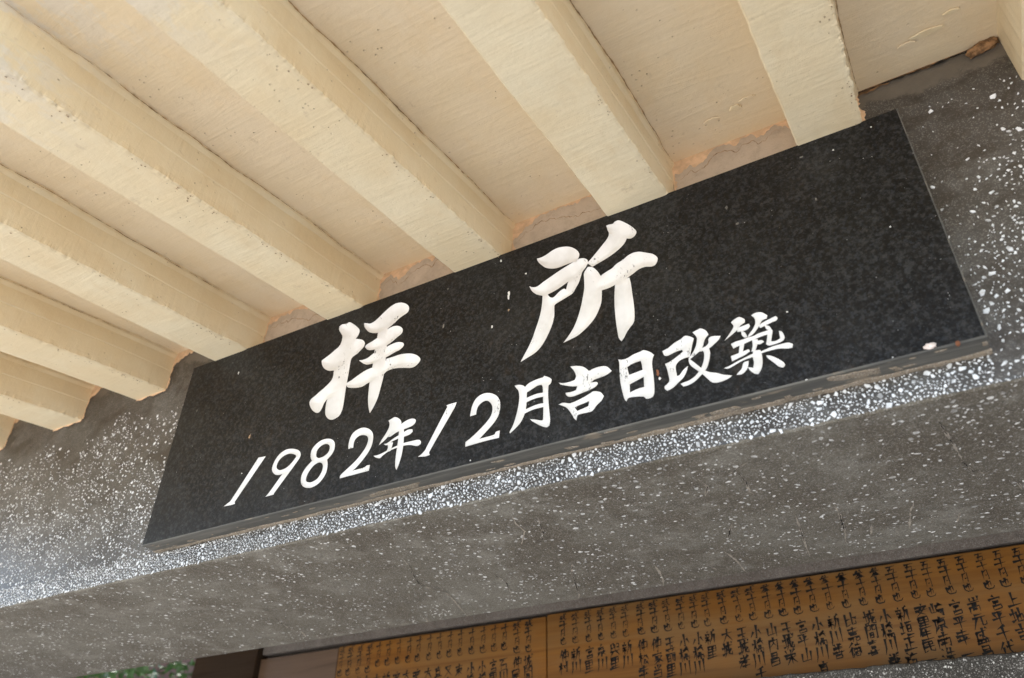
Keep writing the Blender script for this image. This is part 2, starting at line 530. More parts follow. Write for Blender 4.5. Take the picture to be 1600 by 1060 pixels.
def ribbon(pts, w, lift, wob=0.4, seed=0.0):
    v, f = [], []
    for i, p in enumerate(pts):
        a = pts[max(0, i - 1)]
        b = pts[min(len(pts) - 1, i + 1)]
        d = Vector((b[0] - a[0], b[1] - a[1])).normalized() if (b[0] - a[0], b[1] - a[1]) != (0, 0) else Vector((1, 0))
        nn = Vector((-d.y, d.x))
        e = min(1.0, 0.25 + 3.0 * min(i, len(pts) - 1 - i) / len(pts))
        ww = w * e * max(0.15, 1 + wob * 1.6 * noise.noise(Vector((p[0] * 130 + seed, p[1] * 130, seed))))
        v.append(lift(p[0] + nn.x * ww, p[1] + nn.y * ww, 0.0))
        v.append(lift(p[0] - nn.x * ww, p[1] - nn.y * ww, 0.0))
    for i in range(len(pts) - 1):
        f.append((2 * i, 2 * i + 1, 2 * i + 3, 2 * i + 2))
    return v, f

for k, (xl0, dl, xr0, dr, lab) in enumerate(RAFT):
    org = ((xl0 + xr0) / 2, 0.0, ZR)
    R = empty('roof_rafter', org)
    tag(R, lab, 'rafter', 'cream rafters under the roof')
    vv, ff = [], []
    n = 420
    s = k * 13.7
    for i in range(n + 1):
        y = EAVE + 0.01 + (-0.0006 - EAVE - 0.01) * i / n
        zb = ZR + TT * y + 0.0012 * fbm(y * 5, s)
        zt = ZR + RH + TT * y + 0.004
        xl = xl0 + dl * y + 0.0012 * fbm(y * 6, s + 2) + 0.0007 * fbm(y * 60, s + 3)
        xr = xr0 + dr * y + 0.0012 * fbm(y * 6, s + 5)
        crumb = 0.0020 * fbm(y * 75, s + 6, 0, 4) + 0.0008 * noise.noise(Vector((y * 330, s, 2)))
        crz = 0.0010 * fbm(y * 90, s + 16) + 0.0005 * noise.noise(Vector((y * 300, s, 7)))
        wob = 0.003 + 0.0035 * fbm(y * 7, s + 8) + 0.0012 * fbm(y * 35, s + 9)
        seam = 0.0012 + 0.0009 * fbm(y * 9, s + 11)
        sz = RH * 0.52 + 0.003 * fbm(y * 3, s + 12)
        w = xr - xl
        pr = [(xl - 0.002, zt), (xl, zt - 0.010), (xl, zb + RH * 0.5), (xl + 0.0004, zb + 0.0025), (xl + 0.0025, zb),
              (xl + w * 0.35, zb + 0.0006 * fbm(y * 14, s + 20)), (xl + w * 0.7, zb + 0.0006 * fbm(y * 14, s + 21)),
              (xr - 0.009, zb - 0.0003), (xr - 0.0035 + crumb * 0.5, zb + 0.0002 + crz * 0.6), (xr - 0.0005 + crumb, zb + 0.0020 + crz),
              (xr - 0.0008 + crumb * 0.5, zb + 0.006), (xr - 0.001, zb + 0.013), (xr, zb + sz - 0.001), (xr + seam, zb + sz + 0.0006),
              (xr + seam + 0.0006, zt - 0.016), (xr + seam + 0.001 + max(0, wob), zt - 0.0085 - 0.4 * wob), (xr + seam + 0.0012 + max(0, wob) * 1.5, zt)]
        m_ = len(pr)
        vv += [(x, y, z) for x, z in pr]
    for i in range(n):
        for q in range(m_ - 1):
            a = i * m_ + q
            ff.append((a, a + m_, a + m_ + 1, a + 1))
    ff.append(tuple(range(m_)))
    ff.append(tuple(n * m_ + q for q in range(m_))[::-1])
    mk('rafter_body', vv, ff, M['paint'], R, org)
    # crumbs knocked out of the right hand arris, showing dark
    cv, cf = [], []
    rr = random.Random(k + 40)
    for q in range(80):
        y = rr.uniform(EAVE + 0.03, -0.01)
        if noise.noise(Vector((y * 9, s, 5))) < -0.05:
            continue
        xx = xr0 + dr * y - abs(rr.gauss(0.0, 0.006)) - 0.001
        rad = rr.uniform(0.0004, 0.0013)
        pv, pf = plate(blob(xx, y, rad, rad * rr.uniform(0.5, 1.6), q + s, 7, 0.6), 0.0003, lambda a, b, h: (a, b, ZR + TT * b - 0.0012 - h))
        o0 = len(cv)
        cv += pv
        cf += [tuple(o0 + z_ for z_ in f_) for f_ in pf]
    o = mk('arris_crumbs', cv, cf, M['tan_speck'], R, org)
    o['kind'] = 'stuff'
    # rust coloured seam where the rafter meets the soffit
    pts = []
    for i in range(260):
        y = EAVE + 0.02 - (EAVE + 0.03) * i / 259
        pts.append((xr0 + dr * y + 0.0075 + 0.0045 * fbm(y * 7, s + 8) + 0.0012 * fbm(y * 40, s + 31), y))
    v, f = ribbon(pts, 0.0007, lambda a, b, h: (a, b, zc(b) - 0.0034), 0.9, s)
    mk('seam_crack', v, f, M['seam'], R, org)

# ragged primer and paint edges where soffit and rafters meet the lintel
def strip_poly(pts_top, pts_bot, y=-0.0012):
    n = len(pts_top)
    v = [(p[0], y, p[1]) for p in pts_top] + [(p[0], y, p[1]) for p in pts_bot]
    f = [(i, i + 1, n + i + 1, n + i) for i in range(n - 1)]
    return v, f
gaps = []
xs_sorted = sorted(((r[0], r[2]) for r in RAFT))
for a, b in zip(xs_sorted[:-1], xs_sorted[1:]):
    gaps.append((a[1], b[0]))
for gi, (xa, xb) in enumerate(gaps):
    top, bot = [], []
    n = 90
    for i in range(n + 1):
        x = xa + 0.001 + (xb - xa - 0.002) * i / n
        t_ = i / n
        hgt = 0.008 + 0.020 * max(-0.3, fbm(x * 26, gi * 3.3)) + 0.006 * fbm(x * 110, gi) + 0.020 * math.exp(-t_ * 8) + 0.006 * math.exp(-(1 - t_) * 14)
        if gi == len(gaps) - 1:
            hgt = max(0.0, hgt * 0.45 - 0.003 * (0.5 + fbm(x * 12, 4.4)))
        top.append((x, zc(0) + 0.0005))
        bot.append((x, zc(0) - max(0.0012, hgt)))
    if xa > -0.05 and gi != len(gaps) - 1:
        tp = [(p[0], p[1] + 0.001) for p in bot]
        bt = [(p[0], 0.335 + 0.002 * fbm(p[0] * 40, gi)) for p in bot]
        mk('mortar_fillet', *strip_poly(tp, bt, -0.0010), M['pale_mortar'], lint, ((xa + xb) / 2, 0, 0.4))
        cp = [(p[0], p[1] - 0.011 - 0.006 * fbm(p[0] * 14, gi * 2.1) - 0.14 * (p[0] - xa) * (gi % 2)) for p in bot[5:-8]]
        mk('hairline_crack', *ribbon(cp, 0.0006, lambda a, b, h: (a, -0.0013, b), 0.9, gi + 0.3), M['tan_speck'], lint, ((xa + xb) / 2, 0, 0.42))
    v, f = strip_poly(top, bot, -0.0016)
    mk('primer_edge', v, f, M['peach'] if gi != len(gaps) - 1 else M['nest'], roof, ((xa + xb) / 2, 0, zc(0)))
    # run of primer down the rafter's right hand end
    l_, r_ = [], []
    for i in range(40):
        z = ZR + RH - (RH - 0.002) * i / 39
        wdt = 0.005 + 0.005 * fbm(z * 60, gi * 7.7) + 0.002 * fbm(z * 220, gi)
        l_.append((xa + 0.0005, z))
        r_.append((xa + max(0.0012, wdt), z))
    v, f = strip_poly(l_, r_, -0.0019)
    mk('primer_edge', v, f, M['peach'], roof, (xa, 0, ZR + 0.04))
# orange primer lip under the free rafter ends left of the plaque
for k in (6, 7, 8):
    xl0, dl, xr0, dr, lab = RAFT[k]
    a_, b_ = [], []
    for i in range(50):
        x = xl0 + 0.002 + (xr0 - xl0) * i / 49
        hh = 0.0035 + 0.004 * fbm(x * 50, k) + 0.0015 * fbm(x * 200, k)
        a_.append((x, ZR + 0.001))
        b_.append((x, ZR - max(0.0006, hh)))
    v, f = strip_poly(a_, b_, -0.0022)
    mk('primer_edge', v, f, M['peach'], roof, ((xl0 + xr0) / 2, 0, ZR))
# dark joint along the soffit in the right hand bay
pts = [(1.262 + 0.172 * i / 70, zc(0) - 0.0045 - 0.0022 * fbm(i * 0.11, 3.1) - 0.003 * (i > 55) * fbm(i * 0.3, 1)) for i in range(71)]
v, f = ribbon(pts, 0.0013, lambda a, b, h: (a, -0.0028, b), 0.9, 3.0)
mk('soffit_crack', v, f, M['crack'], roof, (1.35, 0, zc(0)))
# brown mud nest in the corner
bm = bmesh.new()
bmesh.ops.create_icosphere(bm, subdivisions=3, radius=1)
for q in bm.verts:
    c = q.co
    r = 1 + 0.45 * noise.noise(c * 1.6) + 0.3 * noise.noise(c * 4) + 0.1 * noise.noise(c * 11)
    q.co = Vector((c.x * 0.021 * r, c.y * 0.006 * r, c.z * 0.009 * r))
me = bpy.data.meshes.new('mud_nest')
bm.to_mesh(me); bm.free()
me.materials.append(M['nest'])
me.polygons.foreach_set('use_smooth', [True] * len(me.polygons))
o = bpy.data.objects.new('mud_nest', me)
COL.objects.link(o)
o.location = (1.424, -0.004, Z0 + 0.447)
o.rotation_euler = (0, math.radians(-18), 0)
tag(o, 'small brown mud lump stuck under the soffit at the top right', 'mud nest')

# ------------------------------------------------------------------ terrazzo chips
def chip_verts(r, seed_rng, asp, hgt):
    n = int(seed_rng.integers(4, 7))
    a0 = seed_rng.random() * 6.283
    rot = seed_rng.random() * 6.283
    pts = []
    for i in range(n):
        a = a0 + 2 * math.pi * (i + 0.55 * (seed_rng.random() - 0.5)) / n
        q = r * (0.75 + 0.45 * seed_rng.random())
        x, y = q * math.cos(a), q * asp * math.sin(a)
        pts.append((x * math.cos(rot) - y * math.sin(rot), x * math.sin(rot) + y * math.cos(rot)))
    tops = [(p[0] * 0.78, p[1] * 0.78, hgt * (0.6 + 0.8 * seed_rng.random())) for p in pts]
    return pts, tops

def scatter(cands, dens, med):
    """dart throwing with a hash grid: list of (u, v, r)"""
    cell = 0.008
    grid = {}
    out = []
    for u, v, pr, zz in cands:
        if pr > dens(u, v):
            continue
        r = min(0.0047, max(0.0006, med(u, v) * math.exp(0.5 * zz)))
        gi, gj = int(u // cell), int(v // cell)
        ok = True
        for a in (-1, 0, 1):
            for b in (-1, 0, 1):
                for (x, y, q) in grid.get((gi + a, gj + b), ()):
                    if (x - u) ** 2 + (y - v) ** 2 < (0.86 * (r + q)) ** 2:
                        ok = False
                        break
                if not ok:
                    break
            if not ok:
                break
        if ok:
            grid.setdefault((gi, gj), []).append((u, v, r))
            out.append((u, v, r))
    return out

def dens_front(x, z):
    if -0.004 < x < W + 0.004 and -0.003 < z < H + 0.01:
        return 0.0
    p = 0.5 + 0.5 * fbm(x * 9, z * 9, 5.5)
    q = 0.5 + 0.5 * fbm(x * 30, z * 30, 8.5)
    if 1.298 < x < 1.335 + 0.02 * (q - 0.5) and -0.034 < z < 0.015:
        return 0.03
    if z < 0.0:
        d = 0.9 * (0.55 + 0.6 * q)
        if x < -0.03:
            d *= 0.55
        return d
    if x < 0.0:
        lim = 0.325 + 0.05 * (p - 0.5)
        d = 0.36 * (0.05 + 1.0 * q + 0.8 * (p - 0.3)) * (1.0 - 0.45 * min(1, max(0, z / 0.28)))
        e = min(1, max(0, (lim - z) / 0.03))
        return d * e
    lim = 0.30 + 0.16 * (p - 0.5) + 0.10 * min(1, max(0, (x - 1.36) / 0.1))
    d = 0.26 * (0.06 + 1.6 * q * q * 1.4) * min(1, max(0.12, (lim - z) / 0.05))
    d *= min(1.0, 0.12 + max(0, (x - 1.315) / 0.10) + max(0, (0.22 - z) / 0.16))
    if z > 0.385:
        d *= 0.12
    return d * (1.5 if z < 0.12 else 1.0)

med_front = lambda x, z: (-0.0003 if x > W else 0) + 0.0016 + 0.0005 * max(0, min(1, (x + 0.5) / 1.9)) + (0.0002 if z < 0 else 0)
N = 160000
c = np.c_[rng.uniform(-1.1, 1.95, N), rng.uniform(ZLB + 0.002, 0.43, N), rng.random(N), rng.standard_normal(N)]
extra = 40000
c2 = np.c_[rng.uniform(-0.9, 1.95, extra), rng.uniform(ZLB + 0.002, 0.0, extra), rng.random(extra), rng.standard_normal(extra)]
front = scatter(np.vstack([c, c2]).tolist(), dens_front, med_front)

def dens_under(x, y):
    p = 0.5 + 0.5 * fbm(x * 7, y * 9, 15.5)
    q = 0.5 + 0.5 * fbm(x * 26, y * 26, 18.5)
    return 0.29 * (0.06 + 1.3 * p * q * 2)
N = 30000
c = np.c_[rng.uniform(-1.2, 1.95, N), rng.uniform(0.006, DEP - 0.006, N), rng.random(N), rng.standard_normal(N)]
under = scatter(c.tolist(), dens_under, lambda x, y: 0.0021)

camp = np.array([1.21836, -0.86552, -0.49141])
def in_frame(x, z):
    return -0.75 < x < 1.6
order = sorted(range(len(front)), key=lambda i: -(front[i][2] / math.dist((front[i][0], 0, front[i][1]), camp)) if in_frame(*front[i][:2]) else 0)
single = set(order[:290])
# thirty chip shapes shared by the single chips
shapes = []
for s in range(30):
    pts, tops = chip_verts(1.0, rng, 0.42 + 0.45 * rng.random(), 0.22)
    n = len(pts)
    me = bpy.data.meshes.new('stone_chip')
    me.from_pydata([(p[0], 0.02, p[1]) for p in pts] + [(t[0], -t[2], t[1]) for t in tops], [], [(i, n + i, n + (i + 1) % n, (i + 1) % n) for i in range(n)] + [tuple(range(n, 2 * n))[::-1]])
    bmm = bmesh.new(); bmm.from_mesh(me); bmesh.ops.recalc_face_normals(bmm, faces=bmm.faces[:]); bmm.to_mesh(me); bmm.free()
    me.materials.append(M['chip'])
    shapes.append(me)
vv, ff = [], []
for i, (x, z, r) in enumerate(front):
    if i in single:
        o = bpy.data.objects.new('stone_chip', shapes[i % 30])
        COL.objects.link(o)
        o.parent = lint
        o.location = (x - 0.2, -0.0001 - 0.2, z - ZLB)
        o.scale = (r, r, r)
        continue
    pts, tops = chip_verts(r, rng, 0.36 + 0.5 * rng.random(), 0.0006 + 0.0004 * rng.random())
    n = len(pts)
    b = len(vv)
    vv += [(x + p[0], 0.0001, max(ZLB + 0.001, z + p[1])) for p in pts] + [(x + t[0], -t[2], max(ZLB + 0.0012, z + t[1])) for t in tops]
    ff += [(b + j, b + (j + 1) % n, b + n + (j + 1) % n, b + n + j) for j in range(n)] + [tuple(range(b + n, b + 2 * n))]
o = mk('face_aggregate', vv, ff, M['chip'], lint, (0.2, 0, 0))
o['kind'] = 'stuff'
vv, ff = [], []
for i, (x, y, r) in enumerate(under):
    pts, tops = chip_verts(r, rng, 0.4 + 0.5 * rng.random(), 0.0002)
    n = len(pts)
    b = len(vv)
    vv += [(x + p[0], y + p[1], ZLB + 0.00005) for p in pts] + [(x + t[0], y + t[1], ZLB - 0.00035) for t in tops]
    ff += [(b + j, b + n + j, b + n + (j + 1) % n, b + (j + 1) % n) for j in range(n)] + [tuple(range(b + n, b + 2 * n))[::-1]]
o = mk('underside_aggregate', vv, ff, M['chip_film'], lint, (0.2, 0.2, ZLB))
o['kind'] = 'stuff'
# small grains on the ledge
vv, ff = [], []
for i in range(1700):
    x = rng.uniform(0.75, 1.5)
    z = rng.uniform(-0.2, -0.12)
    r = 0.0011 * math.exp(0.4 * rng.standard_normal())
    pts, tops = chip_verts(r, rng, 0.7, 0.0004)
    n = len(pts)
    b = len(vv)
    vv += [(x + p[0], 0.8302, z + p[1]) for p in pts] + [(x + t[0], 0.8298 - t[2], z + t[1]) for t in tops]
    ff += [(b + j, b + (j + 1) % n, b + n + (j + 1) % n, b + n + j) for j in range(n)] + [tuple(range(b + n, b + 2 * n))]
o = mk('ledge_aggregate', vv, ff, M['chip_film'], bw, (1.1, 0.83, -0.16))
o['kind'] = 'stuff'

